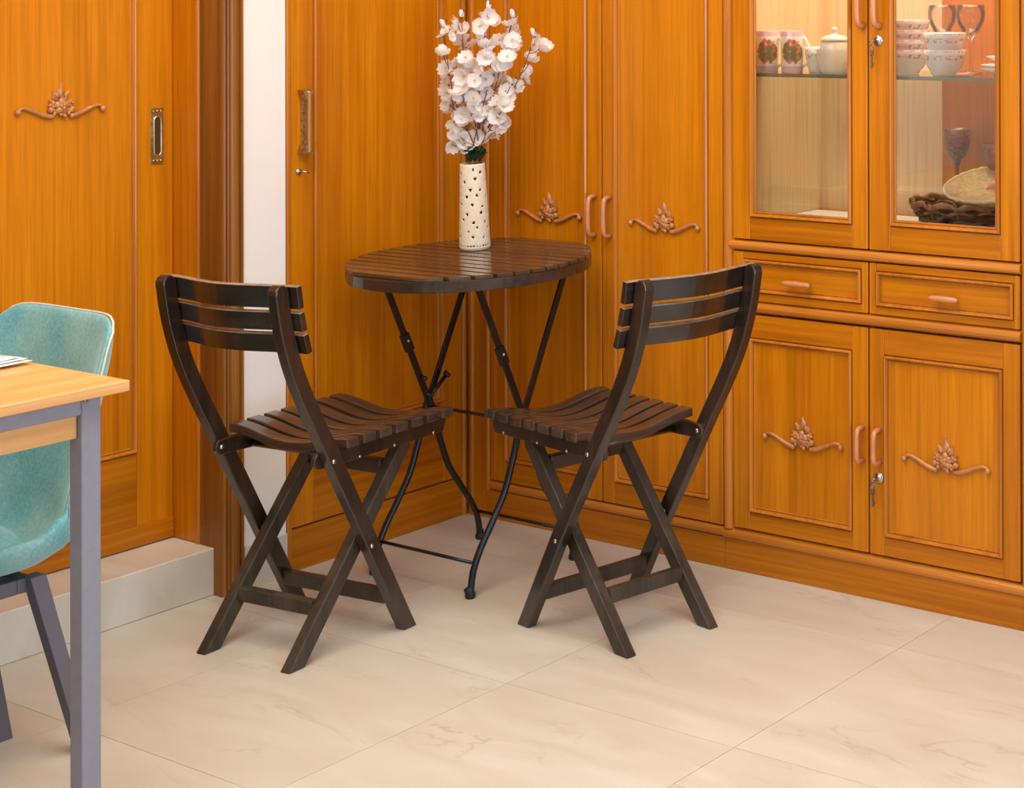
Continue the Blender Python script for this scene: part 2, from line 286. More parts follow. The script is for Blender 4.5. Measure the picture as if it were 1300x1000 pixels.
# ------------------------------------------------------------------ mesh helpers
class MB:
    def __init__(s): s.v = []; s.f = []; s.sm = []; s.mi = []
    def add(s, vs, fs, smooth=False, mi=0):
        o = len(s.v); s.v += [tuple(v) for v in vs]
        for f in fs: s.f.append(tuple(i + o for i in f)); s.sm.append(smooth); s.mi.append(mi)
        return s
    def box(s, x0, x1, y0, y1, z0, z1, mi=0):
        vs = [(x, y, z) for z in (z0, z1) for y in (y0, y1) for x in (x0, x1)]
        return s.add(vs, [(0, 2, 3, 1), (4, 5, 7, 6), (0, 1, 5, 4), (2, 6, 7, 3), (0, 4, 6, 2), (1, 3, 7, 5)], mi=mi)
    def bbox(s, x0, x1, y0, y1, z0, z1, r=0.002, mi=0):
        """box with chamfered edges along all axes (cheap rounded block)"""
        X = (x0, x0 + r, x1 - r, x1); Y = (y0, y0 + r, y1 - r, y1); Zz = (z0, z0 + r, z1 - r, z1)
        vs = []; idx = {}
        def V(i, j, k):
            # vertex belongs to face if exactly one coordinate extreme
            key = (i, j, k)
            if key not in idx: idx[key] = len(vs); vs.append((X[i], Y[j], Zz[k]))
            return idx[key]
        F = []
        a, b = 1, 2
        F += [(V(0, a, a), V(0, a, b), V(0, b, b), V(0, b, a)), (V(3, a, a), V(3, b, a), V(3, b, b), V(3, a, b))]
        F += [(V(a, 0, a), V(b, 0, a), V(b, 0, b), V(a, 0, b)), (V(a, 3, a), V(a, 3, b), V(b, 3, b), V(b, 3, a))]
        F += [(V(a, a, 0), V(a, b, 0), V(b, b, 0), V(b, a, 0)), (V(a, a, 3), V(b, a, 3), V(b, b, 3), V(a, b, 3))]
        # edges
        F += [(V(0, a, a), V(a, 0, a), V(a, 0, b), V(0, a, b)), (V(3, a, a), V(3, a, b), V(b, 0, b), V(b, 0, a)),
              (V(0, b, a), V(0, b, b), V(a, 3, b), V(a, 3, a)), (V(3, b, a), V(b, 3, a), V(b, 3, b), V(3, b, b))]
        F += [(V(0, a, a), V(0, b, a), V(a, b, 0), V(a, a, 0)), (V(3, a, a), V(b, a, 0), V(b, b, 0), V(3, b, a)),
              (V(0, a, b), V(a, a, 3), V(a, b, 3), V(0, b, b)), (V(3, a, b), V(3, b, b), V(b, b, 3), V(b, a, 3))]
        F += [(V(a, 0, a), V(a, a, 0), V(b, a, 0), V(b, 0, a)), (V(a, 3, a), V(b, 3, a), V(b, b, 0), V(a, b, 0)),
              (V(a, 0, b), V(b, 0, b), V(b, a, 3), V(a, a, 3)), (V(a, 3, b), V(a, b, 3), V(b, b, 3), V(b, 3, b))]
        for i, ii in ((0, a), (3, b)):
            for j, jj in ((0, a), (3, b)):
                for k, kk in ((0, a), (3, b)):
                    t = (V(i, jj, kk), V(ii, j, kk), V(ii, jj, k))
                    if ((i == 3) + (j == 3) + (k == 3)) % 2 == 0: t = t[::-1]
                    F.append(t)
        return s.add(vs, F, mi=mi)
    def tube(s, pts, rad, n=8, closed=False, cap=True, smooth=True, sx=1.0, mi=0, upv=None):
        pts = [Vector(p) for p in pts]; N = len(pts)
        if not hasattr(rad, '__len__'): rad = [rad] * N
        vs = []; prev = None
        for i, p in enumerate(pts):
            t = (pts[(i + 1) % N] - pts[i - 1]) if closed else (pts[min(i + 1, N - 1)] - pts[max(i - 1, 0)])
            t.normalize()
            if upv is not None: a = Vector(upv)
            elif prev is None: a = Vector((0, 0, 1)) if abs(t.z) < .9 else Vector((1, 0, 0))
            else: a = prev
            a = (a - t * a.dot(t)); 
            if a.length < 1e-6: a = t.orthogonal()
            a.normalize(); prev = a; b = t.cross(a)
            for k in range(n):
                an = 2 * pi * k / n
                vs.append(p + a * (cos(an) * rad[i]) + b * (sin(an) * rad[i] * sx))
        fs = []
        for i in range(N if closed else N - 1):
            j = (i + 1) % N
            for k in range(n):
                fs.append((i * n + k, i * n + (k + 1) % n, j * n + (k + 1) % n, j * n + k))
        if cap and not closed:
            fs.append(tuple(range(n))[::-1]); fs.append(tuple((N - 1) * n + k for k in range(n)))
        return s.add(vs, fs, smooth, mi)
    def lathe(s, prof, n=24, c=(0, 0, 0), smooth=True, mi=0):
        vs = []
        for r, z in prof:
            for k in range(n):
                a = 2 * pi * k / n; vs.append((c[0] + r * cos(a), c[1] + r * sin(a), c[2] + z))
        fs = []
        for i in range(len(prof) - 1):
            for k in range(n):
                fs.append((i * n + k, i * n + (k + 1) % n, (i + 1) * n + (k + 1) % n, (i + 1) * n + k))
        if prof[0][0] > 1e-4: fs.append(tuple(range(n))[::-1])
        if prof[-1][0] > 1e-4: fs.append(tuple((len(prof) - 1) * n + k for k in range(n)))
        return s.add(vs, fs, smooth, mi)
    def ellipsoid(s, c, r, rot=None, n=8, m=6, mi=0):
        vs = []; fs = []
        for i in range(m + 1):
            th = pi * i / m
            for k in range(n):
                a = 2 * pi * k / n
                v = Vector((r[0] * sin(th) * cos(a), r[1] * sin(th) * sin(a), r[2] * cos(th)))
                if rot is not None: v = rot @ v
                vs.append(v + Vector(c))
        for i in range(m):
            for k in range(n):
                fs.append((i * n + k, (i + 1) * n + k, (i + 1) * n + (k + 1) % n, i * n + (k + 1) % n))
        return s.add(vs, fs, True, mi)
    def ring(s, x0, x1, z0, z1, prof, mi=0, smooth=False, sides=(1, 1, 1, 1)):
        """mitred rectangular moulding in the x-z plane; prof = [(inset, y)...]"""
        vs = []
        for d, y in prof:
            vs += [(x0 + d, y, z0 + d), (x1 - d, y, z0 + d), (x1 - d, y, z1 - d), (x0 + d, y, z1 - d)]
        fs = []
        for i in range(len(prof) - 1):
            for k in range(4):
                if not sides[k]: continue
                fs.append((i * 4 + k, i * 4 + (k + 1) % 4, (i + 1) * 4 + (k + 1) % 4, (i + 1) * 4 + k))
        return s.add(vs, fs, smooth, mi)
    def prism(s, poly, a0, a1, axis='x', mi=0, smooth=False):
        """extrude a polygon (2-D) along an axis: axis x -> poly is (y,z); axis y -> (x,z); axis z -> (x,y)"""
        n = len(poly)
        def P(a, p):
            return {'x': (a, p[0], p[1]), 'y': (p[0], a, p[1]), 'z': (p[0], p[1], a)}[axis]
        vs = [P(a0, p) for p in poly] + [P(a1, p) for p in poly]
        fs = [tuple(range(n))[::-1], tuple(range(n, 2 * n))] + [(i, (i + 1) % n, n + (i + 1) % n, n + i) for i in range(n)]
        return s.add(vs, fs, smooth, mi)
def obj(name, mb, mats, parent=None, bevel=0, loc=None):
    me = bpy.data.meshes.new(name); me.from_pydata([tuple(v) for v in mb.v], [], mb.f)
    if not isinstance(mats, (list, tuple)): mats = [mats]
    for m in mats: me.materials.append(M[m] if isinstance(m, str) else m)
    me.polygons.foreach_set('use_smooth', mb.sm); me.polygons.foreach_set('material_index', mb.mi)
    me.update()
    import bmesh
    bm = bmesh.new(); bm.from_mesh(me); bmesh.ops.recalc_face_normals(bm, faces=bm.faces); bm.to_mesh(me); bm.free()
    o = bpy.data.objects.new(name, me); COL.objects.link(o)
    if parent is not None: o.parent = parent
    if loc: o.location = loc
    if bevel:
        b = o.modifiers.new('bevel', 'BEVEL'); b.width = bevel; b.segments = 2; b.limit_method = 'ANGLE'; b.angle_limit = radians(40)
    return o
def thing(name, label, cat, loc=(0, 0, 0), rotz=0, group=None):
    o = bpy.data.objects.new(name, None); COL.objects.link(o); o.empty_display_size = 0.05
    o.location = loc; o.rotation_euler = (0, 0, rotz); o['label'] = label; o['category'] = cat
    if group: o['group'] = group
    return o
def tag(o, label, cat, group=None):
    o['label'] = label; o['category'] = cat
    if group: o['group'] = group
    return o
def struct(name, mb, mats, parent=None, label=None, bevel=0):
    o = obj(name, mb, mats, parent, bevel)
    if parent is None:
        o['kind'] = 'structure'
        if label: o['label'] = label
    return o
def dup(o, parent=None):
    c = o.copy(); COL.objects.link(c); c.parent = parent
    for ch in list(o.children): dup(ch, c)
    return c

# ------------------------------------------------------------------ setting
YW, XW, H = 3.475, -3.612, 2.75
CD = 0.40                                     # cupboard depth
X1, Y0 = 0.7, -2.5
floor = MB().box(-4.2, X1 + .1, Y0 - .1, YW + CD + .1, -0.08, -0.0012)
fo = struct('floor', floor, 'grout', label='cream marble tiled floor with hairline joints')
TX, TY, TS = -2.022, 2.636, 0.604
tile_me = None; tm = MB().box(-TS / 2 + .0007, TS / 2 - .0007, -TS / 2 + .0007, TS / 2 - .0007, -0.0012, 0.0)
for i in range(-4, 7):
    for j in range(-8, 2):
        cx = TX + (i + .5) * TS; cy = TY + (j + .5) * TS
        if cx - TS / 2 > X1 or cy + TS / 2 < Y0 or cx + TS / 2 < XW: continue
        x0, x1 = max(cx - TS / 2, -4.0), min(cx + TS / 2, X1); y0, y1 = max(cy - TS / 2, Y0), min(cy + TS / 2, YW + .3)
        if tile_me is None:
            t = obj('tile', tm, 'tile', fo); tile_me = t.data
        else:
            t = bpy.data.objects.new('tile', tile_me); COL.objects.link(t); t.parent = fo
        t.location = (cx, cy, 0)
struct('ceiling', MB().box(-4.2, X1 + .1, Y0 - .1, YW + CD + .1, H, H + .08), 'ceiling', label='white ceiling above the room')
wl = MB()
wl.box(-3.92, -3.605, 2.724, 2.8515, 0, H)                   # cream strip between door and wardrobe
wl.box(-4.2, -3.605, 2.8515, YW + CD + .1, 2.262, H)
wl.box(-4.2, -3.605, 1.36, 2.724, 2.16, H)
wl.box(-3.92, -3.605, Y0 - .1, 1.36, 0, H)
wl.box(-4.2, -4.12, 2.8515, YW + CD + .1, 0, 2.262)
wl.box(-4.0, -3.90, 1.2, 2.724, 0, 2.16)
struct('wall_left', wl, 'white_wall', label='cream painted wall strip beside the wardrobe')
wr = MB().box(-4.2, X1 + .1, YW + CD + .02, YW + CD + .12, 0, H)
wr.box(-3.605, X1, YW, YW + CD + .02, 2.262, H)
struct('wall_right', wr, 'room_wall', label='painted wall behind and above the built in cupboards')
wn = MB()
wn.box(X1, X1 + .1, Y0 - .1, 1.0, 0, H); wn.box(X1, X1 + .1, 3.0, YW + CD + .1, 0, H)
wn.box(X1, X1 + .1, 1.0, 3.0, 0, 0.30); wn.box(X1, X1 + .1, 1.0, 3.0, 2.30, H)
struct('wall_window_side', wn, 'room_wall', label='painted wall with the window, outside the picture')
wb = MB()
wb.box(-4.0, -2.6, Y0 - .1, Y0, 0, H); wb.box(.2, X1 + .1, Y0 - .1, Y0, 0, H); wb.box(-2.6, .2, Y0 - .1, Y0, 2.3, H)
struct('wall_back', wb, 'room_wall', label='painted wall with the balcony opening behind the camera')
wf = MB()
for a, b in ((1.0, 1.05), (1.97, 2.03), (2.95, 3.0)): wf.box(X1 + .02, X1 + .08, a, b, 0.30, 2.30)
wf.box(X1 + .02, X1 + .08, 1.0, 3.0, 0.30, 0.35); wf.box(X1 + .02, X1 + .08, 1.0, 3.0, 2.25, 2.30)
struct('window_1', wf, 'teak_z', label='wooden window frame letting in daylight')

# ------------------------------------------------------------------ wall-local joinery: local x along the face, local y into the wall, z up
def halfround(w_, d, n=6):
    """profile of a half round bead w_ wide standing d proud of y=0: list of (offset, y)"""
    return [(w_ * (.5 - .5 * cos(pi * i / n)), -d * sin(pi * i / n)) for i in range(n + 1)]
def bead_v(mb, x0, x1, d, z0, z1, y=0, mi=0):
    poly = [(x0, y + .004)] + [(x0 + a, y + b) for a, b in halfround(x1 - x0, d)] + [(x1, y + .004)]
    mb.prism(poly, z0, z1, 'z', mi)
def bead_h(mb, x0, x1, d, z0, z1, y=0, mi=0):
    poly = [(y + .004, z0)] + [(y + b, z0 + a) for a, b in halfround(z1 - z0, d)] + [(y + .004, z1)]
    mb.prism(poly, x0, x1, 'x', mi)
def panel_door(parent, x0, x1, z0, z1, mx0, mx1, mz0, mz1, name='door', front=-0.004, glass=False, depth=0.022, mw=0.017, drawer=False):
    """frame-and-panel door: stiles, rails, raised moulding and sunk panel; m* = outer edge of the moulding"""
    yb = front + depth
    root = obj(name, MB().box(x0 + .004, x1 - .004, yb - .004, yb, z0 + .004, z1 - .004) if not glass else
               MB().ring(x0 + .001, x1 - .001, z0 + .001, z1 - .001, [(.002, yb - .003), (.002, yb), (.035, yb), (.035, yb - .003), (.002, yb - .003)]), 'teak_z', parent)
    for a, b in ((x0, mx0), (mx1, x1)):
        obj('stile', MB().bbox(a, b, front, yb - .004, z0, z1, .0015), 'teak_z', root)
    for a, b in ((z0, mz0), (mz1, z1)):
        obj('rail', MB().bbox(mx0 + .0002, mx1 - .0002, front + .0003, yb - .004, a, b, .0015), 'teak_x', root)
    pr = [(0, front + .006), (.0016, front + .006), (.0022, front - .003), (.0045, front - .0065), (.0075, front - .0055), (.0095, front - .001), (.0105, front + .0035), (.0125, front + .0015), (.0145, front + .0015), (mw - .001, front + .006), (mw, front + .006)]
    obj('moulding', MB().ring(mx0, mx1, mz0, mz1, pr, smooth=False), 'bead_z', root)
    if glass:
        obj('glass_pane', MB().box(mx0 + .012, mx1 - .012, front + .006, front + .0095, mz0 + .012, mz1 - .012), 'glass', root)
    else:
        obj('panel', MB().box(mx0 + .002, mx1 - .002, front + .004, yb - .004, mz0 + .002, mz1 - .002), 'teak_x' if drawer else 'teak_z', root)
    return root
def arch_handle(parent, x, z0, z1, y=-0.004, r=0.0065, horiz=False, proud=0.028, name='handle'):
    mb = MB(); L_ = z1 - z0; pts = []; rad = []
    n = 16
    for i in range(n + 1):
        t = i / n; a = pi * t
        zz = z0 + L_ * (0.5 - 0.5 * math.copysign(abs(cos(a)) ** 0.45, cos(a)))
        yy = y - proud * sin(a) ** 0.4 if 0 < i < n else y
        pts.append((x, yy, zz) if not horiz else (zz, yy, x)); rad.append(r * (1.0 if 0 < i < n else 1.3))
    mb.tube(pts, rad, 8, upv=(1, 0, 0) if not horiz else (0, 0, 1))
    return obj(name, mb, 'handle_wood', parent)
def drawer_pull(parent, x0, x1, z, y=-0.004):
    mb = MB(); n = 10; pts = []; rad = []
    for i in range(n + 1):
        t = i / n; pts.append((x0 + (x1 - x0) * t, y - .022, z)); rad.append(.0045 + .0035 * sin(pi * t) ** .6)
    mb.tube(pts, rad, 8)
    for s_ in (.2, .8): mb.tube([(x0 + (x1 - x0) * s_, y, z), (x0 + (x1 - x0) * s_, y - .02, z)], .005, 8)
    return obj('handle', mb, 'handle_wood', parent)
def ornament(parent, cx, z_end, half, z_top, y, seed=0, flip=1):
    """carved appliqué: two S scrolls with ball ends, a rosette and leaves rising to a spire"""
    rnd = random.Random(seed); mb = MB(); zc = z_end - .012; k = half / .117
    for s_ in (-1, 1):
        pts = []; rad = []
        for i in range(15):
            t = i / 14
            xx = cx + s_ * half * (0.20 + .78 * t)
            zz = zc - .012 * k * cos(pi * min(1, t * 1.05)) * 1.05 - .002
            if t > .8: zz -= .006 * ((t - .8) / .2) ** 2
            pts.append((xx, y - .004, zz)); rad.append(.0068 - .0028 * t)
        mb.tube(pts, rad, 8, sx=1.1)
        mb.ellipsoid((cx + s_ * half * .975, y - .006, pts[-1][2] - .004), (.0075, .007, .0075))
        mb.ellipsoid((cx + s_ * half * .24, y - .006, zc + .002), (.008, .007, .008))
    h = z_top - zc
    cz = zc + .010
    for i in range(5):                         # main rosette
        a = 2 * pi * i / 5 + .3
        rot = Matrix.Rotation(-a, 3, 'Y') @ Matrix.Rotation(.35, 3, 'Z')
        mb.ellipsoid((cx + .0115 * cos(a), y - .009, cz + .0115 * sin(a)), (.0108, .0050, .0085), rot)
    for i in range(3):
        a = 2 * pi * i / 3 + .9
        mb.ellipsoid((cx + .0042 * cos(a), y - .014, cz + .0042 * sin(a)), (.0055, .0045, .005), Matrix.Rotation(-a, 3, 'Y'))
    for i, (dx, dz, r_) in enumerate(((-.017, -.013, .0088), (.004, -.019, .0092), (.019, -.012, .0085), (-.023, .004, .0085), (.023, .006, .0080))):   # blossoms of three petals around it
        for q in range(3):
            a = 2 * pi * q / 3 + i * 1.1 + rnd.uniform(-.2, .2)
            mb.ellipsoid((cx + dx + r_ * .5 * cos(a), y - .006 - .001 * q, cz + dz + r_ * .5 * sin(a)), (r_ * .72, .0045, r_ * .52), Matrix.Rotation(-a, 3, 'Y'))
    def leaf(dx, dz, a, l, wd):                  # pointed leaf with a raised midrib, tip along angle a from vertical
        vs = []; n = 7
        for i in range(n):
            u = i / (n - 1); w_ = wd * sin(pi * min(1, .12 + .88 * u)) * (1 + .25 * sin(7 * u)); cxx = l * u
            for q, (o_, d_) in enumerate(((-1, -.001), (-.5, -.005), (0, -.0075), (.5, -.005), (1, -.001))):
                lx, lz = o_ * w_, cxx
                vs.append((cx + dx + lx * cos(a) - lz * sin(a), y + d_, cz + dz * h / .066 + lx * sin(a) + lz * cos(a)))
        fs = [(i * 5 + q, i * 5 + q + 1, (i + 1) * 5 + q + 1, (i + 1) * 5 + q) for i in range(n - 1) for q in range(4)]
        mb.add(vs, fs, True)
    for p in ((0, .018, 0, .034, .0085), (-.009, .012, .45, .026, .0075), (.009, .012, -.45, .026, .0075), (-.014, .004, 1.0, .020, .0065), (.014, .004, -1.0, .020, .0065), (-.012, -.012, 2.3, .016, .006), (.013, -.012, -2.3, .016, .006)): leaf(*p)
    mb.ellipsoid((cx - .012, y - .006, cz + .022 * h / .066), (.0045, .005, .007), Matrix.Rotation(-.4, 3, 'Y'))
    mb.ellipsoid((cx + .011, y - .006, cz + .024 * h / .066), (.0045, .005, .007), Matrix.Rotation(.4, 3, 'Y'))
    return obj('carved_ornament', mb, 'carved', parent)
def lock(parent, x, z, y=-0.004, key=True):
    mb = MB()
    mb.lathe([(0, 0), (.0135, 0), (.0135, .002), (.011, .004), (.007, .0045), (.0068, .006), (0, .0065)], 20)
    mb.v = [(x + a, y - c, z + b) for a, b, c in mb.v]
    o = obj('lock', mb, 'steel', parent)
    if key:
        k = MB(); k.tube([(x, y - .004, z), (x - .003, y - .024, z)], .0022, 8)
        k.tube([(x - .003 + .006 * cos(2 * pi * i / 10), y - .026 - .004 * sin(2 * pi * i / 10), z - .002) for i in range(10)], .0016, 6, closed=True)
        k.tube([(x - .006 + .006 * cos(2 * pi * i / 10), y - .020, z - .016 + .008 * sin(2 * pi * i / 10)) for i in range(10)], .0017, 6, closed=True)
        k.box(x - .011, x - .001, y - .022, y - .019, z - .036, z - .024)
        k.box(x - .0085, x - .0045, y - .022, y - .019, z - .066, z - .034)
        k.box(x - .0045, x - .001, y - .022, y - .019, z - .062, z - .052)
        obj('key', k, 'key', parent)
    return o

# ---- left wall: sliding doors in their frame
RL = radians(90)                               # local x -> world +y, local y -> world -x
def on_left(name_, x_plane): return (x_plane, 0, 0)
d1 = obj('door_1', MB().box(2.095, 2.667, .018, .034, .118, 2.10), 'teak_z'); d1.rotation_euler.z = RL; d1.location = (-3.797, 0, 0)
d1['kind'] = 'structure'; d1['label'] = 'orange wooden sliding door with carved ornament and recessed brass pull'
for a, b in ((2.095, 2.175), (2.568, 2.667)): obj('stile', MB().bbox(a, b, 0, .018, .118, 2.10, .0015), 'teak_z', d1)
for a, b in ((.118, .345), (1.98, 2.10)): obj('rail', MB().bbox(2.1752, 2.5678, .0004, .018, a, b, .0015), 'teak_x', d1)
obj('moulding', MB().ring(2.175, 2.568, .345, 1.98, [(0, .006), (.0018, .006), (.0025, -.003), (.005, -.0065), (.008, -.0055), (.0105, -.001), (.0115, .003), (.013, .001), (.0155, .001), (.018, .005), (.019, .005)]), 'bead_z', d1)
obj('panel', MB().box(2.177, 2.566, .003, .018, .347, 1.978), 'teak_z', d1)
obj('bottom_strip', MB().bbox(2.096, 2.666, -.004, 0, .118, .168, .001), 'teak_x', d1)
ornament(d1, 2.372, 1.205, .108, 1.268, .003, 11)
pl = MB(); px, pz0, pz1 = 2.622, 1.048, 1.186
pl.bbox(px - .0175, px + .0175, -.003, 0, pz0, pz1, .001)
for e in (pz0 + .004, pz1 - .012):
    for q in range(3): pl.ellipsoid((px - .010 + .010 * q, -.004, e + .004), (.004, .002, .004))
pull = obj('recessed_pull', pl, 'brass', d1)
rc = MB(); n = 20; poly = []
for i in range(n):
    a = 2 * pi * i / n; poly.append((px + .010 * cos(a), (pz0 + pz1) / 2 + (.038 if sin(a) > 0 else -.038) + .010 * sin(a)))
rc.prism(poly, -.0036, -.003, 'y'); obj('pull_recess', rc, 'brass_dark', d1)
rr = MB(); rr.tube([(a, -.0042, b) for a, b in poly], .002, 6, closed=True); obj('pull_rim', rr, 'brass_bright', d1)
d2 = dup(d1); d2.name = 'door_2'; d2.location.y = -0.575; d2['label'] = 'second sliding door leaf beyond the left edge of the picture'
for ch in list(d2.children):
    if ch.name.split('.')[0] in ('recessed_pull', 'pull_recess', 'pull_rim'): bpy.data.objects.remove(ch)
d1.name = 'door_1'
# frame: jamb return (faces the camera), stop bead and front architrave
fr = MB()
fr.box(-3.845, -3.690, 2.668, 2.723, .1152, 2.16)             # flat return
fr.box(-3.690, -3.612, 2.672, 2.723, 0.0, 2.16)
tf = struct('trim_1', fr, 'teak_z', label='wooden frame around the sliding doors')
bd = MB(); bd.prism([(-3.697 + .009 * cos(a), 2.668 - .007 * sin(a)) for a in [pi * i / 6 for i in range(7)]], .1152, 2.16, 'z')
struct('stop_bead', bd, 'bead_z', tf)
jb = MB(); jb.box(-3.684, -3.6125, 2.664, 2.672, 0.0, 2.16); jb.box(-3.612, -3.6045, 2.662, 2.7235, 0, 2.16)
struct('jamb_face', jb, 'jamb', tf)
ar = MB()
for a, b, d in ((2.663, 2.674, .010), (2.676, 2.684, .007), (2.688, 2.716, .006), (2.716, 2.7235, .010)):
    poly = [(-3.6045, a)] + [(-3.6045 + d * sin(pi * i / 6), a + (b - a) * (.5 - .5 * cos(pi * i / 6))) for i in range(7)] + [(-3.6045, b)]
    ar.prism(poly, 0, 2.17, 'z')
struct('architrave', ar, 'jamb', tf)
hd = MB(); hd.box(-3.845, -3.604, 1.36, 2.7235, 2.10, 2.16); hd.box(-3.845, -3.604, 1.36, 1.40, 0.0, 2.10)
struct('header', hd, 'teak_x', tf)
st = MB().bbox(-3.845, -3.635, 1.40, 2.6685, 0.0, .115, .0025)
tag(obj('marble_step', st, 'tile'), 'low cream marble step below the sliding door on the left', 'step')
bs = MB().bbox(-3.6049, -3.597, 2.7245, 2.851, 0, .108, .001)
struct('baseboard_left', bs, 'tile', label='pale tile skirting at the foot of the cream wall strip')
struct('baseboard_left.001', MB().bbox(-3.6049, -3.597, Y0, 1.358, 0, .108, .001), 'tile')

# ---- left wall: wardrobe with one door seen
wd = thing('wardrobe', 'built in orange wood wardrobe with brass pull handle, left of the corner', 'wardrobe', (XW, 0, 0), RL)
WZ = 2.26
obj('carcass', MB().box(2.853, 3.474, .020, .49, 0.0, WZ), 'groove', wd)
fb = MB(); fb.box(2.853, 2.8715, -.004, .02, 0, WZ); fb.box(3.449, 3.474, .001, .02, 0.0, WZ); fb.box(2.8715, 3.449, 0, .02, 2.2, WZ)
obj('face_frame', fb, 'teak_z', wd)
b2 = MB(); bead_v(b2, 2.854, 2.864, .006, 0, WZ, y=-.004); bead_v(b2, 3.452, 3.468, .008, .0, WZ, y=0.001); obj('frame_bead', b2, 'bead_z', wd)
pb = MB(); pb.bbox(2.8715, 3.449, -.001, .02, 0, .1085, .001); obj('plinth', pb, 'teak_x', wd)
dr = panel_door(wd, 2.8735, 3.4465, .1125, 2.195, 2.9405, 3.381, .335, 2.10, mw=.02)
hb = MB(); hy, hz0, hz1 = 2.905, 1.064, 1.222
hb.bbox(hy - .004, hy + .012, -.008, -.004, hz0 + .002, hz1 - .002, .001)
for z_, s_ in ((hz0 + .008, 1), (hz1 - .008, -1)):
    hb.prism([(hy - .016, z_ - .010), (hy + .016, z_ - .010), (hy + .008, z_ + .012), (hy - .008, z_ + .012)] if s_ > 0 else
             [(hy - .008, z_ - .012), (hy + .008, z_ - .012), (hy + .016, z_ + .010), (hy - .016, z_ + .010)], -.030, -.008, 'y')
obj('pull_plate', hb, 'brass', dr)
hb = MB(); hb.bbox(hy - .004, hy + .004, -.036, -.028, hz0, hz1, .002); obj('handle', hb, 'brass_bright', dr)
lb = MB(); lb.lathe([(0, 0), (.008, 0), (.008, .004), (0, .005)], 14); lb.v = [(2.893 + a, -.004 - c, 1.016 + b) for a, b, c in lb.v]
lb.tube([(2.893, -.008, 1.016), (2.900, -.022, 1.016), (2.912, -.022, 1.012)], .0022, 6); obj('lock', lb, 'steel', dr)

# ---- right wall: tall cupboard with two doors
tcp = thing('tall_cupboard', 'tall orange wood cupboard with two carved doors behind the round table', 'cupboard', (0, YW, 0), 0)
obj('carcass', MB().box(-3.611, -2.6945, .02, CD, 0, WZ), 'groove', tcp)
fb = MB(); fb.box(-3.611, -3.5355, 0, .02, 0, WZ); fb.box(-2.6965, -2.6940, .001, .02, .108, WZ); fb.box(-3.5355, -2.695, .001, .02, 2.2, WZ)
obj('face_frame', fb, 'teak_z', tcp)
cb = MB(); bead_v(cb, -3.600, -3.585, .007, 0, WZ); bead_v(cb, -3.5355, -3.5195, .009, .080, 2.21)
obj('frame_bead', cb, 'bead_z', tcp)
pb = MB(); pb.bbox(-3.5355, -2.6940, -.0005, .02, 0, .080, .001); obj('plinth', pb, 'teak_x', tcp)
bl = MB(); bead_h(bl, -3.5195, -2.6940, .009, .082, .1065); obj('bottom_bead', bl, 'bead_x', tcp)
D = panel_door(tcp, -3.5175, -3.1055, .110, 2.195, -3.462, -3.155, .168, 2.13)
ornament(D, -3.296, .876, .117, .934, 0.0, 1); arch_handle(D, -3.1285, .823, .926)
D = panel_door(tcp, -3.1015, -2.6965, .110, 2.195, -3.060, -2.742, .168, 2.13)
ornament(D, -2.889, .874, .115, .929, 0.0, 2); arch_handle(D, -3.0745, .823, .926)

# ---- right wall: crockery cabinet, glazed above, drawers and doors below
XA, XB, XC, XD = -2.6610, -2.2550, -2.2500, -1.8395
cc = thing('crockery_cabinet', 'orange wood crockery cabinet with glass doors, two drawers and lower doors', 'cabinet', (0, YW, 0), 0)
XE = -1.15
ca = MB()
ca.box(-2.678, -2.6605, .02, CD, 0, WZ); ca.box(XE - .02, XE, .02, CD, 0, WZ); ca.box(-2.66, XE - .02, .02, CD, 0, .08); ca.box(-2.66, XE - .02, .02, CD, WZ - .02, WZ)
ca.box(-2.66, XE - .02, .02, CD - .012, .862, .880); ca.box(-2.66, XE - .02, .02, CD - .012, .655, .66)
ca.box(-1.835, -1.815, .02, CD - .012, .08, WZ - .02)
obj('carcass', ca, 'teak_z', cc)
obj('side_lining', MB().box(-2.6604, -2.657, .0215, CD - .013, .882, 2.23), 'laminate', cc)
obj('backing', MB().box(-2.66, -2.275, CD - .012, CD - .002, .08, WZ), 'laminate', cc)
obj('backing', MB().box(-2.275, XE - .02, CD - .012, CD - .002, .08, WZ), 'teak_z', cc)
fb = MB()
fb.box(-2.692, -2.6635, .001, .02, 0.0, WZ); fb.box(XB - .004, XC + .004, .017, .0195, .10, WZ)
for a, b in ((.6595, .688), (.8155, .8415), (2.195, WZ), (.08, .107)): fb.box(-2.6635, -1.8365, .003, .02, a, b)
fb.box(-1.8365, -1.80, .001, .02, 0.0, WZ)
fb.box(-1.80, XE, .001, .02, 2.195, WZ); fb.box(XE - .02, XE, .001, .02, 0.0, 2.195)
obj('face_frame', fb, 'teak_z', cc)
for a, b, z0, z1 in ((-2.6635, -1.8365, .655, .660),): pass
pp = MB(); bead_v(pp, -2.6925, -2.6665, .012, .1065, WZ); bead_v(pp, -1.834, -1.808, .010, .1065, WZ); obj('post_bead', pp, 'bead_z', cc)
rb = MB(); bead_h(rb, -2.672, -1.8365, .014, .8165, .8405, y=.002); obj('rail_bead', rb, 'bead_x', cc)
rb = MB(); bead_h(rb, -2.6665, -1.8365, .014, .661, .6865, y=.002); obj('rail_bead', rb, 'bead_x', cc)
bl = MB(); bead_h(bl, -2.6930, XE, .011, .080, .1050); obj('bottom_bead', bl, 'bead_x', cc)
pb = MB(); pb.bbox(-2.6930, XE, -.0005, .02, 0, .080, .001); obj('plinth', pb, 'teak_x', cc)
D = panel_door(cc, XA, XB, .845, 2.193, -2.609, -2.299, .901, 2.13, name='glass_door', glass=True); arch_handle(D, -2.266, 1.386, 1.52, r=.0075)
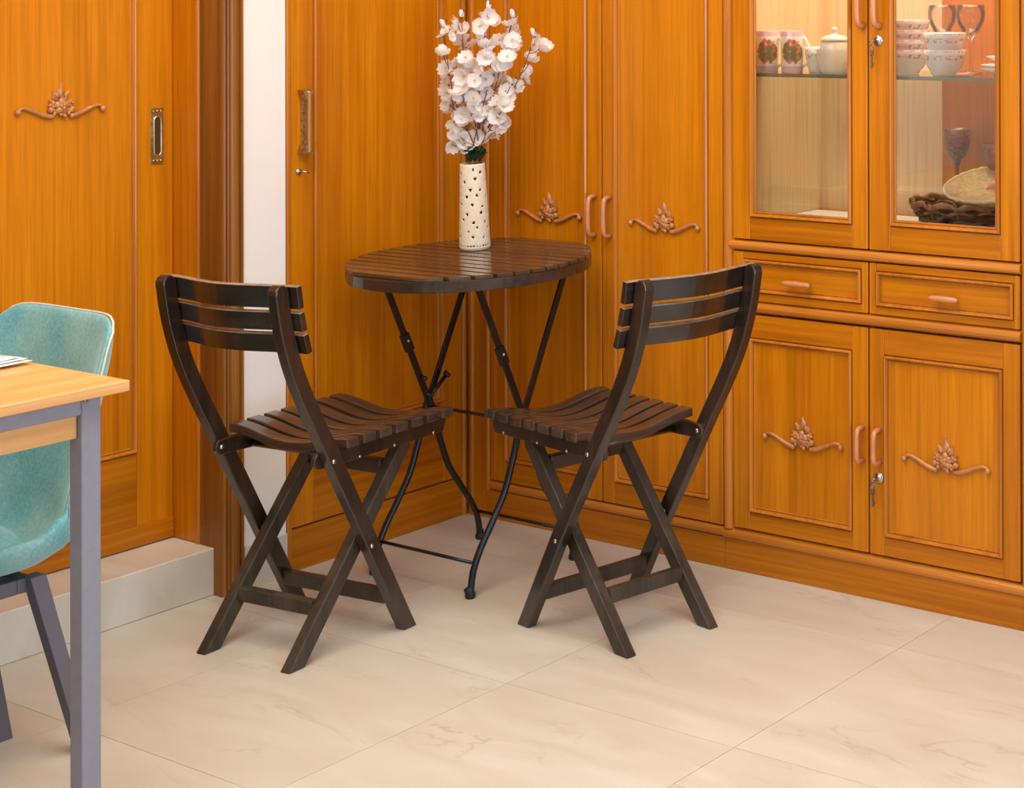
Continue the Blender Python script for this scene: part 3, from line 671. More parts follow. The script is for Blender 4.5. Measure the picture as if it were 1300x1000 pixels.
D = panel_door(cc, XC, XD, .845, 2.193, -2.191, -1.889, .904, 2.13, name='glass_door', glass=True); arch_handle(D, -2.219, 1.386, 1.52, r=.0075); lock(D, -2.222, 1.350)
D = panel_door(cc, XA, XB, .690, .813, -2.631, -2.272, .711, .796, name='drawer', mw=.014, drawer=True); drawer_pull(D, -2.495, -2.411, .747)
D = panel_door(cc, XC, XD, .690, .813, -2.231, -1.855, .709, .795, name='drawer', mw=.014, drawer=True); drawer_pull(D, -2.07, -1.992, .747)
D = panel_door(cc, XA, XB, .1115, .655, -2.612, -2.300, .156, .597); ornament(D, -2.448, .366, .117, .424, 0.0, 3); arch_handle(D, -2.270, .334, .414)
D = panel_door(cc, XC, XD, .1115, .655, -2.209, -1.884, .157, .595); ornament(D, -2.037, .366, .117, .422, 0.0, 4); arch_handle(D, -2.222, .334, .414); lock(D, -2.222, .298)
# plain leaf of the next bay, right of the picture edge
D = panel_door(cc, -1.798, -1.172, .107, 2.19, -1.74, -1.23, .16, 2.13)
sg = MB().box(-2.659, -1.836, .030, CD - .014, 1.256, 1.264)
sh = obj('glass_shelf', sg, 'shelf_glass', cc)
obj('shelf_edge', MB().box(-2.659, -1.836, .0285, .030, 1.2555, 1.2645), plain('green glass edge', (0.16, 0.22, 0.17), 0.1, coat=.5), cc)
obj('shelf_liner', MB().box(-2.655, -1.838, .026, .36, .880, .8815), 'paper', cc)

# ------------------------------------------------------------------ folding chairs
def offset_leg(path, half, zcut=True, round_top=True):
    """outline in (y,z) of a plank following path, cut level at the floor, rounded on top"""
    L_, R_ = [], []
    P = [Vector(p) for p in path]; N = len(P)
    for i, p in enumerate(P):
        t = (P[min(i + 1, N - 1)] - P[max(i - 1, 0)]).normalized(); nrm = Vector((-t.y, t.x))
        L_.append(p + nrm * half); R_.append(p - nrm * half)
    if zcut:
        for Q in (L_, R_):
            a, b = Q[0], Q[1]; k = (0 - a.y) / (b.y - a.y); Q[0] = Vector((a.x + (b.x - a.x) * k, 0))
    top = []
    if round_top:
        t = (P[-1] - P[-2]).normalized(); nrm = Vector((-t.y, t.x))
        for i in range(1, 6):
            a = pi * i / 6; top.append(P[-1] + nrm * (half * cos(a)) + t * (half * sin(a)))
    return [(q.x, q.y) for q in L_ + top + R_[::-1]]
def smooth_path(pts, n=4):
    out = []
    for i in range(len(pts) - 1):
        p0 = pts[max(i - 1, 0)]; p1 = pts[i]; p2 = pts[i + 1]; p3 = pts[min(i + 2, len(pts) - 1)]
        for k in range(n):
            t = k / n
            out.append(tuple(.5 * (2 * b + (c - a) * t + (2 * a - 5 * b + 4 * c - d) * t * t + (-a + 3 * b - 3 * c + d) * t ** 3) for a, b, c, d in zip(p0, p1, p2, p3)))
    out.append(pts[-1]); return out
def strip_prism(mb, poly_l, poly_r, x0, x1): pass
def plank(path, half, x0, x1, round_top=True):
    """solid plank built as quads between its two edges (bends cleanly), thickness x0..x1"""
    poly = offset_leg(path, half, True, round_top); mb = MB(); n = len(path)
    k = len(poly); ntop = k - 2 * n
    vs = [(x0, a, b) for a, b in poly] + [(x1, a, b) for a, b in poly]; fs = []
    for i in range(n - 1):
        a, b, c, d = i, i + 1, k - 2 - i, k - 1 - i
        fs.append((a, b, c, d)); fs.append((k + a, k + d, k + c, k + b))
    cap = list(range(n - 1, n + ntop + 1)); fs.append(tuple(cap)); fs.append(tuple(k + i for i in cap[::-1]))
    for i in range(k): fs.append((i, k + i, k + (i + 1) % k, (i + 1) % k))
    mb.add(vs, fs); return mb
def wavy_slat(mb, x0, x1, cy, cz, hy, hz, dy, dz, power=1, n=18, edge_mi=None, tilt=0.0):
    """slat along x; middle displaced by (dy,dz) with a smooth cosine wave"""
    vs = []; fs = []
    ct, st_ = cos(tilt), sin(tilt)
    for i in range(n + 1):
        t = i / n; x = x0 + (x1 - x0) * t; k = (0.5 - 0.5 * cos(2 * pi * t)) ** power
        for (a, b) in ((-hy, -hz), (hy, -hz), (hy, hz), (-hy, hz)):
            vs.append((x, cy + a * ct - b * st_ + dy * k, cz + a * st_ + b * ct + dz * k))
    for i in range(n):
        for k in range(4): fs.append((i * 4 + k, i * 4 + (k + 1) % 4, (i + 1) * 4 + (k + 1) % 4, (i + 1) * 4 + k))
    fs += [(0, 3, 2, 1), (n * 4, n * 4 + 1, n * 4 + 2, n * 4 + 3)]
    o = len(mb.f); mb.add(vs, fs)
    if edge_mi is not None:
        for i in range(n): mb.mi[o + i * 4 + 2] = edge_mi
    return mb
def folding_chair(loc, rotz, label, lean=1.0, wk=1.0, wy=1.0):
    t = thing('folding_chair', label, 'chair', loc, rotz, 'dark folding chairs at the round table')
    ctrl = [(0.004, 0), (-.115, .225), (-.236, .455), (-.298, .57), (-.340, .66), (-.368, .75), (-.382, .828)]
    ctrl = [(a * (1 + (lean - 1) * min(1, b / .5)), b) for a, b in ctrl]
    path = [ctrl[0], ctrl[1]] + smooth_path(ctrl, 4)[9:]
    for s_ in (-1, 1):
        x0, x1 = (.159, .187) if s_ > 0 else (-.187, -.159)
        u = obj('upright', plank(path, .0178, x0, x1), 'walnut_z', t, bevel=.003)
        sc = MB()
        xs = x1 if s_ > 0 else x0
        for (yy, zz) in ((-.121, .224), (-.236, .440)):
            for sg_ in (x0, x1):
                d_ = .0012 if sg_ == x1 else -.0012
                sc = MB(); sc.tube([(sg_, yy, zz), (sg_ + d_, yy, zz)], .0050, 10); obj('bolt', sc, 'screw', u)
        bs_ = MB(); inn = (.116, .146) if s_ > 0 else (-.146, -.116)
        il = obj('inner_leg', plank([(-.304, 0), (-.12, .226), (.030, .410)], .0175, inn[0], inn[1]), 'walnut_leg', t, bevel=.003)
        # side rail under the slats, rounded at its rear end
        rx = (.1475, .1595) if s_ > 0 else (-.1595, -.1475)
        poly = [(.150, .4580), (.155, .448), (.146, .420), (-.16, .420)] + [(-.250 + .0175 * cos(a), .440 + .0175 * sin(a)) for a in [radians(262 - i * 30) for i in range(6)]] + [(-.225, .4580)]
        rl = obj('seat_rail', MB().prism(poly, rx[0], rx[1], 'x'), 'walnut_z', t, bevel=.002)
        sc = MB()
        for yy in (-.250, ):
            for sg_, d_ in (((rx[0], -.0012),) if s_ > 0 else ((rx[1], .0012),)):
                sc = MB(); sc.tube([(sg_, yy, .440), (sg_ + d_, yy, .440)], .0055, 10); obj('bolt', sc, 'screw', rl)
        for yy in (-.13, -.02, .11):
            sg_, d_ = (rx[1], .0012) if s_ > 0 else (rx[0], -.0012)
            sc = MB(); sc.tube([(sg_, yy, .424), (sg_ + d_, yy, .424)], .0035, 8); obj('bolt', sc, 'screw', rl)
    obj('stretcher', MB().bbox(-.1155, .1155, -.235, -.213, .092, .124, .002), 'walnut_leg', t)
    obj('stretcher', MB().bbox(-.1605, .1605, -.058, -.036, .070, .102, .002), 'walnut_leg', t)
    obj('crossbar', MB().bbox(-.1155, .1155, -.022, .0, .352, .386, .002), 'walnut_x', t)
    db = MB(); db.tube([(-.147, -.165, .431), (.147, -.165, .431)], .008, 10); obj('dowel', db, 'walnut_x', t)
    n = 7; a0, a1 = -.203, .158; pitch = (a1 - a0) / n
    for i in range(n):
        c = a0 + pitch * (i + .5); mb = MB()
        dip = .024 + .004 * sin(pi * (i + .5) / n)
        wavy_slat(mb, -.187, .187, c, .4690, pitch / 2 - .0068, .0105, 0, -dip)
        obj('seat_slat', mb, 'walnut_seat', t, bevel=.0025)
    # backrest slats bolted on the front of the uprights
    for (zc, hh) in ((.817, .0245), (.764, .0205), (.715, .0215)):
        # centre line position at this height
        for q in range(len(path) - 1):
            if path[q][1] <= zc <= path[q + 1][1]: break
        k = (zc - path[q][1]) / (path[q + 1][1] - path[q][1]); yc = path[q][0] + (path[q + 1][0] - path[q][0]) * k
        tl = math.atan2(-(path[q + 1][0] - path[q][0]), path[q + 1][1] - path[q][1])
        mb = MB(); wavy_slat(mb, -.207, .207, yc + .0275 + .002, zc, .007, hh, -.034, 0, 1, 18, edge_mi=1, tilt=tl)
        b_ = obj('back_slat', mb, ['walnut_x', 'slat_edge'], t, bevel=.0015)
    t.scale = (wk, wy, 1)
    return t
folding_chair((-3.2315, 2.7385, 0), radians(5.7), 'dark slatted folding chair left of the round table, nearest the white wall strip', wk=.965)
folding_chair((-2.8035, 3.0665, 0), radians(79.1), 'dark slatted folding chair right of the round table, in front of the cupboard doors', lean=1.09, wk=.91, wy=1.035)

# ------------------------------------------------------------------ round bistro table
TCX, TCY, TZ, TR = -3.243, 3.150, .796, .306
rt = thing('round_table', 'round dark slatted bistro table with folding black iron legs', 'table', (TCX, TCY, 0))
pitch = .0415; tops = []
for i in range(-8, 8):
    ya, yb = i * pitch + .004, (i + 1) * pitch - .004
    m_ = max(abs(ya), abs(yb))
    if min(abs(ya), abs(yb)) > TR - .012: continue
    yb = min(yb, TR - .004); ya = max(ya, -TR + .004)
    n = 6; poly = []
    for q in range(n + 1):
        y = ya + (yb - ya) * q / n; poly.append((sqrt(max(0, TR ** 2 - y * y)), y))
    poly += [(-x, y) for x, y in poly[::-1]]
    tops.append(obj('tabletop_slat', MB().prism(poly, TZ - .010, TZ, 'z'), 'table_slat', rt, bevel=.0015))
ap = MB(); n = 72; vs = []
for r_, z_ in ((TR, TZ - .0102), (TR, TZ - .038), (TR - .03, TZ - .038), (TR - .03, TZ - .0102)):
    vs += [(r_ * cos(2 * pi * k / n), r_ * sin(2 * pi * k / n), z_) for k in range(n)]
ap.add(vs, [(j * n + k, j * n + (k + 1) % n, ((j + 1) % 4) * n + (k + 1) % n, ((j + 1) % 4) * n + k) for j in range(4) for k in range(n)], smooth=False)
tops.append(obj('rim', ap, 'table_rim', rt, bevel=.0015))
cr = MB(); cr.box(-.20, -.165, -.19, .19, TZ - .030, TZ - .0102); cr.box(.165, .20, -.19, .19, TZ - .030, TZ - .0102); tops.append(obj('cleat', cr, 'table_rim', rt))
# the old top does not sit quite level on its folding legs
GX, GY = .009, .034
NT = Vector((-GX, -GY, 1)).normalized(); TILT = Vector((0, 0, 1)).rotation_difference(NT).to_matrix().to_4x4()
TOPM = Matrix.Translation((-.012, -.008, TZ)) @ TILT @ Matrix.Translation((0, 0, -TZ))
for o in tops: o.matrix_local = TOPM
for s_, xx in ((-1, -.172), (1, .165)):
    for d_ in (-1, 1):                          # two crossing members per side: flat bar above, bent tube below
        xo = xx + (.006 if d_ > 0 else -.006)
        fl = MB(); a = Vector((-d_ * .165, TZ - .031)); b = Vector((0.010 * d_, .372))
        tdir = (b - a).normalized(); nn = Vector((-tdir.y, tdir.x)) * .0085
        fl.prism([tuple(a + nn), tuple(b + nn), tuple(b - nn), tuple(a - nn)], xo - .0035, xo + .0035, 'x')
        mid = a.lerp(b, .48)
        if d_ > 0: fl.prism([tuple(mid + nn * 1.35 - tdir * .02), tuple(mid + nn * 1.35 + tdir * .03), tuple(mid - nn * 1.35 + tdir * .03), tuple(mid - nn * 1.35 - tdir * .02)], xo - .007, xo + .007, 'x')
        bar = obj('leg_bar', fl, 'iron', rt, bevel=.001)
        if d_ > 0: sc = MB(); sc.tube([(xo + .007, mid.x, mid.y), (xo + .0095, mid.x, mid.y)], .004, 8); obj('bolt', sc, 'screw', bar)
        pts = [(xo, d_ * y, z) for y, z in smooth_path([(-.010, .43), (.004, .395), (.018, .345), (.038, .285), (.062, .225), (.102, .165), (.140, .112), (.165, .062), (.174, .012)], 3)]
        lg = MB(); lg.tube(pts, .0085, 10); leg = obj('leg', lg, 'iron', rt)
        ft = MB(); ft.lathe([(0, 0), (.011, 0), (.013, .004), (.013, .012), (.009, .018), (.009, .026), (0, .028)], 14, (xo, d_ * .175, 0)); ft.ellipsoid((xo - .004, d_ * .178, .018), (.012, .009, .008))
        obj('rubber_foot', ft, 'rubber', leg)
for d_ in (-1, 1):
    xo = .006 * d_
    cb_ = MB(); cb_.tube([(-.172 + xo, d_ * .160, .080), (.165 + xo, d_ * .160, .080)], .0045, 8); obj('leg_stretcher', cb_, 'iron', rt)
cb_ = MB(); cb_.tube([(-.185, 0, .392), (.178, 0, .392)], .0045, 8); obj('pivot_rod', cb_, 'iron', rt)
lk = MB(); lk.tube([(-.160, -.012, .415), (-.160, .048, .465)], .005, 8); lk.tube([(-.162, .044, .475), (-.150, .052, .462)], .006, 8); lk.tube([(-.165, -.035, .475), (-.150, -.028, .47)], .006, 8)
obj('latch', lk, 'iron', rt)

# ------------------------------------------------------------------ vase and blossom branches
VX, VY = -3.330, 3.232
VZ = TZ + GX * (VX - TCX + .012) + GY * (VY - TCY + .008)
def vase():
    t = thing('vase', 'tall cream ceramic vase pierced with small holes on the round table', 'vase', (VX, VY, TZ))
    t.rotation_euler = TILT.to_euler(); t.location.z = VZ
    n = 96; h = .226; rings = 64; vs = []; fs = []
    def rad(z): 
        r = .0405 - .0085 * (z / h)
        if z < .012: r -= .004 * (1 - z / .012) ** 2
        return r
    # holes: (angle, height, angular half width, half height)
    rnd = random.Random(3); holes = []
    for row in range(9):
        zz = .034 + row * .0215
        for k in range(7):
            holes.append((2 * pi * (k + .5 * (row % 2)) / 7 + rnd.uniform(-.22, .22), zz + rnd.uniform(-.006, .006), rnd.uniform(.0026, .0038)))
    for k in range(30): holes.append((2 * pi * k / 30, .0125, .0019))
    def inhole(a, z, r):
        for (ha, hz, hr) in holes:
            d = (a - ha + pi) % (2 * pi) - pi
            if abs(d) < .3 and (d * r) ** 2 + (z - hz) ** 2 < hr * hr: return True
        return False
    for i in range(rings + 1):
        z = h * i / rings; r = rad(z)
        for k in range(n): vs.append((r * cos(2 * pi * k / n), r * sin(2 * pi * k / n), z))
    mi = []
    keep = []
    for i in range(rings):
        z = h * (i + .5) / rings
        for k in range(n):
            a = 2 * pi * (k + .5) / n
            if inhole(a, z, rad(z)): continue
            keep.append((i * n + k, i * n + (k + 1) % n, (i + 1) * n + (k + 1) % n, (i + 1) * n + k))
    mb = MB(); mb.add(vs, keep, True)
    body = obj('body', mb, 'vase', t)
    so = body.modifiers.new('thickness', 'SOLIDIFY'); so.thickness = .0025; so.offset = -1
    ins = MB(); ins.lathe([(0, .003), (.031, .003), (.026, h - .004), (.025, h - .004), (.030, .004), (0, .004)], 40); obj('lining', ins, 'vase_in', t)
    obj('base', MB().lathe([(0, 0), (.0365, 0), (.0365, .003), (0, .003)], 48), 'vase', t)
    return t
vase()
BR = [[(-3.362, 3.153, 1.361), (-3.353, 3.144, 1.31), (-3.381, 3.182, 1.274), (-3.433, 3.223, 1.232), (-3.384, 3.194, 1.177), (-3.413, 3.222, 1.176), (-3.392, 3.214, 1.134), (-3.345, 3.195, 1.095), (-3.352, 3.206, 1.075)],
 [(-3.355, 3.198, 1.387), (-3.39, 3.243, 1.348), (-3.37, 3.249, 1.325), (-3.319, 3.191, 1.302), (-3.356, 3.22, 1.282), (-3.33, 3.197, 1.254), (-3.328, 3.183, 1.209), (-3.345, 3.208, 1.152), (-3.341, 3.213, 1.133)],
 [(-3.272, 3.223, 1.407), (-3.28, 3.196, 1.384), (-3.27, 3.213, 1.332), (-3.266, 3.205, 1.306), (-3.282, 3.213, 1.283), (-3.3, 3.203, 1.243), (-3.358, 3.259, 1.21), (-3.31, 3.209, 1.198), (-3.35, 3.256, 1.185), (-3.323, 3.226, 1.18), (-3.312, 3.202, 1.16), (-3.334, 3.245, 1.131), (-3.333, 3.235, 1.087)],
 [(-3.277, 3.312, 1.386), (-3.246, 3.284, 1.348), (-3.318, 3.308, 1.345), (-3.273, 3.316, 1.336), (-3.293, 3.307, 1.333), (-3.225, 3.245, 1.303), (-3.255, 3.245, 1.277), (-3.285, 3.29, 1.237), (-3.315, 3.284, 1.222), (-3.31, 3.248, 1.212), (-3.264, 3.25, 1.184), (-3.286, 3.251, 1.164), (-3.327, 3.268, 1.136), (-3.314, 3.248, 1.119)],
 [(-3.211, 3.321, 1.336), (-3.142, 3.278, 1.326), (-3.241, 3.344, 1.289), (-3.252, 3.334, 1.248), (-3.254, 3.3, 1.226), (-3.268, 3.27, 1.125)],
 [(-3.396, 3.198, 1.212), (-3.369, 3.218, 1.212), (-3.39, 3.234, 1.179), (-3.369, 3.201, 1.107), (-3.37, 3.188, 1.075)],
 [(-3.296, 3.27, 1.261), (-3.302, 3.244, 1.244), (-3.304, 3.229, 1.162)],
 [(-3.26, 3.274, 1.212), (-3.246, 3.25, 1.172), (-3.269, 3.251, 1.146), (-3.282, 3.247, 1.104)]]
def flower_mesh(seed, openness, r=.0240):
    rnd = random.Random(seed); mb = MB()
    for p in range(5):
        a = 2 * pi * p / 5 + rnd.uniform(-.15, .15); nu, nv = 4, 4; vs = []; fs = []
        L_ = r * rnd.uniform(.9, 1.12); wv = rnd.uniform(-.2, .2)
        for i in range(nu + 1):
            u = i / nu
            for j in range(nv + 1):
                v = j / nv * 2 - 1
                width = L_ * .62 * (sin(pi * min(1, .12 + u * .80))) ** .8
                rr = L_ * u * (1 - .10 * (1 - abs(v)) * (u > .9))
                lift = L_ * (openness * u ** 1.6 * .8 + .18 * v * v * u) - .12 * L_ * u * u * (1 if openness < .5 else 0) + L_ * .05 * sin(5 * v + wv * 20) * u
                x, y = rr * cos(openness * .35), width * v
                vs.append((x * cos(a) - y * sin(a), x * sin(a) + y * cos(a), lift))
        for i in range(nu):
            for j in range(nv): fs.append((i * (nv + 1) + j, i * (nv + 1) + j + 1, (i + 1) * (nv + 1) + j + 1, (i + 1) * (nv + 1) + j))
        mb.add(vs, fs, True)
    for k in range(5):
        a = 2 * pi * k / 5; mb.tube([(0, 0, 0), (.003 * cos(a), .003 * sin(a), .008)], .0009, 4, mi=1)
    mb.ellipsoid((0, 0, .001), (.0022, .0022, .002), n=6, m=4, mi=1)
    return mb
def bud_mesh():
    mb = MB(); mb.ellipsoid((0, 0, .010), (.006, .005, .013)); mb.ellipsoid((.003, .002, .009), (.004, .005, .011)); mb.ellipsoid((0, 0, -.003), (.003, .003, .004), mi=1); return mb
fproto = [obj('flower', flower_mesh(i, op), ['petal', 'stamen']) for i, op in enumerate((.15, .35, .6, .9, .3, .75))]
bproto = obj('bud', bud_mesh(), ['petal', 'twig'])
fmesh = [o.data for o in fproto]; bmesh_ = bproto.data
for o in fproto + [bproto]: bpy.data.objects.remove(o)
rnd = random.Random(21)
lab = {1: 'white blossom branch with the second tip from the left in the vase', 3: 'white blossom branch with its tip right of the tallest one in the vase', 5: 'short white blossom branch filling the lower left of the bouquet', 6: 'short white blossom branch at the back of the bouquet middle', 7: 'short white blossom branch filling the lower right of the bouquet', 0: 'white blossom branch leaning furthest left in the cream vase', 4: 'white blossom branch arching out furthest right from the cream vase', 2: 'tallest white blossom branch in the middle of the cream vase'}
for bi, fl in enumerate(BR):
    base = Vector((VX + .014 * cos(bi * 2 * pi / 8), VY + .014 * sin(bi * 2 * pi / 8), TZ + .02))
    t = thing('blossom_branch', lab.get(bi, 'white silk blossom branch with brown stem standing among others in the cream vase'), 'flower branch', tuple(base),
              group='blossom branches in the cream vase')
    mean = [Vector(f) for f in fl]
    tip = mean[0] + Vector((rnd.uniform(-.008, .012), rnd.uniform(-.005, .01), .022))
    neck = Vector((VX + .016 * cos(bi * 2 * pi / 8), VY + .016 * sin(bi * 2 * pi / 8), TZ + .228))
    midp = sum(mean, Vector()) / len(mean); midp = midp.lerp((neck + tip) / 2, .3)
    ctrl = [tuple(base), tuple(neck), tuple(midp), tuple(tip)]
    pth = [Vector(p) for p in smooth_path(ctrl, 8)]
    sm_ = MB(); loc = [tuple(p - base) for p in pth]
    sm_.tube(loc, [.0022 - .0014 * i / len(loc) for i in range(len(loc))], 6)
    for f in mean:                              # twiglets from the stem to each flower
        q = min((p for p in pth if p.z < f.z - .012 and p.z > TZ + .228), key=lambda p: (p - f).length, default=neck)
        sm_.tube([tuple(q - base), tuple((q + f) / 2 - base + Vector((0, 0, -.004))), tuple(f - base)], [.0012, .001, .001], 5)
    tw = tip + Vector((rnd.uniform(.004, .016), rnd.uniform(-.008, .008), .016)); sm_.tube([tuple(tip - base), tuple(tw - base)], .0008, 5); sm_.ellipsoid(tuple(tw - base), (.0022, .0022, .0035), n=6, m=4)
    obj('stem', sm_, 'twig', t)
    axis = midp.copy()
    for k, f in enumerate(mean):
        d = Vector((f.x - VX, f.y - VY, .35 * (f.z - 1.2))) * 6 + Vector((.50, -.80, .15)) * .55 + Vector((rnd.uniform(-1, 1), rnd.uniform(-1, 1), rnd.uniform(-.6, 1)))
        o = bpy.data.objects.new('flower', rnd.choice(fmesh)); COL.objects.link(o); o.parent = t; o.location = f - base
        o.rotation_mode = 'QUATERNION'; o.rotation_quaternion = d.normalized().to_track_quat('Z', 'Y')
        s_ = rnd.uniform(.82, 1.12); o.scale = (s_, s_, s_)
        for rep in range(2 if rnd.random() < .6 else 1):                  # a second, smaller bloom tucked behind
            o2 = o.copy(); COL.objects.link(o2); o2.parent = t; o2.location = f - base + Vector((rnd.uniform(-.016, .016), rnd.uniform(.0, .022), rnd.uniform(-.018, .014)))
            d2_ = Vector((rnd.uniform(-1, 1), rnd.uniform(-1, .4), rnd.uniform(-.3, 1))); o2.rotation_quaternion = d2_.normalized().to_track_quat('Z', 'Y'); s_ *= .85; o2.scale = (s_, s_, s_)
    o = bpy.data.objects.new('bud', bmesh_); COL.objects.link(o); o.parent = t; o.location = tip - base; o.rotation_euler = (rnd.uniform(-.5, .5), rnd.uniform(-.5, .5), 0)
    for q in range(3):                          # leaves low on the stem
        lf = MB(); a = bi * 2 * pi / 8 + q * 1.1; L_ = .045; vs = []; 
        p0 = neck - base + Vector((0, 0, .002 + .009 * q))
        for i in range(6):
            u = i / 5; wdt = .010 * sin(pi * (.05 + .93 * u)); c = p0 + Vector((cos(a) * L_ * u * .38, sin(a) * L_ * u * .38, L_ * u * (1 - .45 * u)))
            vs += [c + Vector((-sin(a) * wdt, cos(a) * wdt, .002)), c, c + Vector((sin(a) * wdt, -cos(a) * wdt, .002))]
        fs = []
        for i in range(5):
            for j in range(2): fs.append((i * 3 + j, i * 3 + j + 1, i * 3 + j + 4, i * 3 + j + 3))
        lf.add(vs, fs, True); obj('leaf', lf, 'leaf', t)

# ------------------------------------------------------------------ dining table, magazine and teal chair at the left
DX, DY, DZ = -2.745, 1.843, .775                # far right corner of the top
dt = thing('dining_table', 'dining table with light wood top and grey square metal legs at left edge', 'table', (DX, DY, 0))
DW, DL = .80, 1.25                              # extends to -x and -y
obj('tabletop', MB().bbox(-DW, 0, -DL, 0, DZ - .019, DZ, .0015), 'butcher', dt)
lw = .036; ox = .028; oy = .037
for (x, y) in ((-ox - lw, -oy - lw), (-DW + ox, -oy - lw), (-ox - lw, -DL + oy), (-DW + ox, -DL + oy)):
    obj('leg', MB().bbox(x, x + lw, y, y + lw, 0, DZ - .0195, .0015), 'grey_metal', dt)
for x in (-ox - .030, -DW + ox):
    obj('rail', MB().bbox(x, x + .030, -DL + oy + lw + .0005, -oy - lw - .0005, DZ - .0195 - .031, DZ - .0195, .0015), 'grey_metal', dt)
for y in (-oy - lw + .003, -DL + oy):
    obj('rail', MB().bbox(-DW + ox + lw + .0005, -ox - lw - .0005, y, y + .030, DZ - .0195 - .031, DZ - .0195, .0015), 'grey_metal', dt)
obj('drawer_box', MB().bbox(-DW + .10, -ox - .012, -DL + .12, -oy - lw - .001, DZ - .092, DZ - .0515, .0015), 'butcher', dt)
sc = MB(); sc.tube([(-ox + .0002, -oy - lw + .006, DZ - .026), (-ox + .003, -oy - lw + .006, DZ - .026)], .004, 8); obj('bolt', sc, 'key', dt)

mg = thing('newspaper', 'folded newspaper lying on the light wood dining table', 'newspaper', (-3.03, 1.79, DZ))
def sheet(z0, x0, x1, y0, y1, lift, tw):
    vs = []; fs = []; n, m_ = 10, 8
    for top in (0, 1):
        for i in range(n + 1):
            for j in range(m_ + 1):
                u, v = i / n, j / m_; x = x0 + (x1 - x0) * u; y = y0 + (y1 - y0) * v
                z = z0 + lift * (u ** 3) * (.4 + .6 * v) + .006 * sin(pi * v) * (1 - u) + tw * v * u
                vs.append((x, y, z + .0008 * top))
    N = (n + 1) * (m_ + 1)
    for i in range(n):
        for j in range(m_):
            a, b, c, d = i * (m_ + 1) + j, i * (m_ + 1) + j + 1, (i + 1) * (m_ + 1) + j + 1, (i + 1) * (m_ + 1) + j
            fs.append((a, b, c, d)); fs.append((N + a, N + d, N + c, N + b))
    edge = [i * (m_ + 1) for i in range(n + 1)] + [n * (m_ + 1) + j for j in range(1, m_ + 1)] + [i * (m_ + 1) + m_ for i in range(n - 1, -1, -1)] + [j for j in range(m_ - 1, 0, -1)]
    for q in range(len(edge)):
        a, b = edge[q], edge[(q + 1) % len(edge)]; fs.append((a, b, N + b, N + a))
    return MB().add(vs, fs, True)
obj('page', sheet(.0008, -.30, .008, -.16, .042, .006, .0), 'paper', mg)
obj('page', sheet(.004, -.30, .000, -.15, .038, .007, .0), 'paper', mg)
obj('page', sheet(.0075, -.30, -.008, -.14, .030, .006, .0), 'news', mg)

# teal bucket chair
tc_ = thing('upholstered_chair', 'teal velvet bucket chair with grey metal legs behind the dining table', 'chair', (-3.315, 1.755, 0))
def shell():
    """one continuous upholstered shell: seat pan curling up into a leaning back"""
    vs = []; fs = []; nu, nv = 26, 18
    def P(u, v):
        # u 0..1 front of seat -> top of back, v -1..1 across
        k = abs(v) ** 3
        if u < .45:
            t = u / .45; y = -.20 + .37 * t; z = .405 - .02 * t - .03 * max(0, .25 - t) / .25
            hw = .205 + .025 * sin(pi * t * .8); c = .022 + .028 * t
            return Vector((v * hw, y - .02 * k * (1 - t), z + c * k))
        t = (u - .45) / .55; e = min(1, t / .28)
        a = e * radians(76)
        if t < .28: y = .17 + .085 * sin(a); z = .385 + .085 * (1 - cos(a))
        else: q = (t - .28) / .72; y = .2525 + .080 * q; z = .4495 + .365 * q
        hw = .214 - .022 * t; c = .075 - .040 * t
        drop = .030 * max(0, (t - .86) / .14) ** 2 * abs(v) ** 8
        return Vector((v * hw, y - c * k * sin(a), z + c * k * cos(a) + .05 * (1 - e) * 0 - drop))
    front = []; 
    for i in range(nu + 1):
        for j in range(nv + 1): front.append(P(i / nu, j / nv * 2 - 1))
    # normals for thickness
    def idx(i, j): return i * (nv + 1) + j
    back = []
    for i in range(nu + 1):
        for j in range(nv + 1):
            a = front[idx(min(i + 1, nu), j)] - front[idx(max(i - 1, 0), j)]; b = front[idx(i, min(j + 1, nv))] - front[idx(i, max(j - 1, 0))]
            nrm = -b.cross(a).normalized(); 
            ed = min(i, nu - i, j, nv - j); th = .045 if ed > 1 else (.034 if ed == 1 else .016)
            if i > nu * .6: th *= .62
            back.append(front[idx(i, j)] + nrm * th)
    N = len(front); vs = front + back
    for i in range(nu):
        for j in range(nv):
            a, b, c, d = idx(i, j), idx(i, j + 1), idx(i + 1, j + 1), idx(i + 1, j)
            fs.append((a, b, c, d)); fs.append((N + a, N + d, N + c, N + b))
    edge = [idx(i, 0) for i in range(nu + 1)] + [idx(nu, j) for j in range(1, nv + 1)] + [idx(i, nv) for i in range(nu - 1, -1, -1)] + [idx(0, j) for j in range(nv - 1, 0, -1)]
    for q in range(len(edge)):
        a, b = edge[q], edge[(q + 1) % len(edge)]; fs.append((a, b, N + b, N + a))
    return MB().add(vs, fs, True), [back[e] for e in edge if e // (nv + 1) > nu * .55]
sm_, edge = shell()
so_ = obj('shell', sm_, 'teal', tc_)
cu = MB(); vs = []; fs = []; n = 40
for (k_, z_) in ((.90, .0), (1.0, .010), (1.0, .022), (.93, .034), (.75, .042), (.45, .046), (0.02, .047)):
    for i in range(n):
        a = 2 * pi * i / n; q = (abs(cos(a)) ** 3 + abs(sin(a)) ** 3) ** (-1 / 3)
        vs.append((.196 * k_ * q * cos(a), -.015 + .188 * k_ * q * sin(a), .386 + z_))
for j in range(6):
    for i in range(n): fs.append((j * n + i, j * n + (i + 1) % n, (j + 1) * n + (i + 1) % n, (j + 1) * n + i))
fs.append(tuple(range(n))); fs.append(tuple(6 * n + i for i in range(n)))
cu.add(vs, fs, True); obj('seat_cushion', cu, 'teal', tc_)
sb = so_.modifiers.new('sub', 'SUBSURF'); sb.levels = 1; sb.render_levels = 1
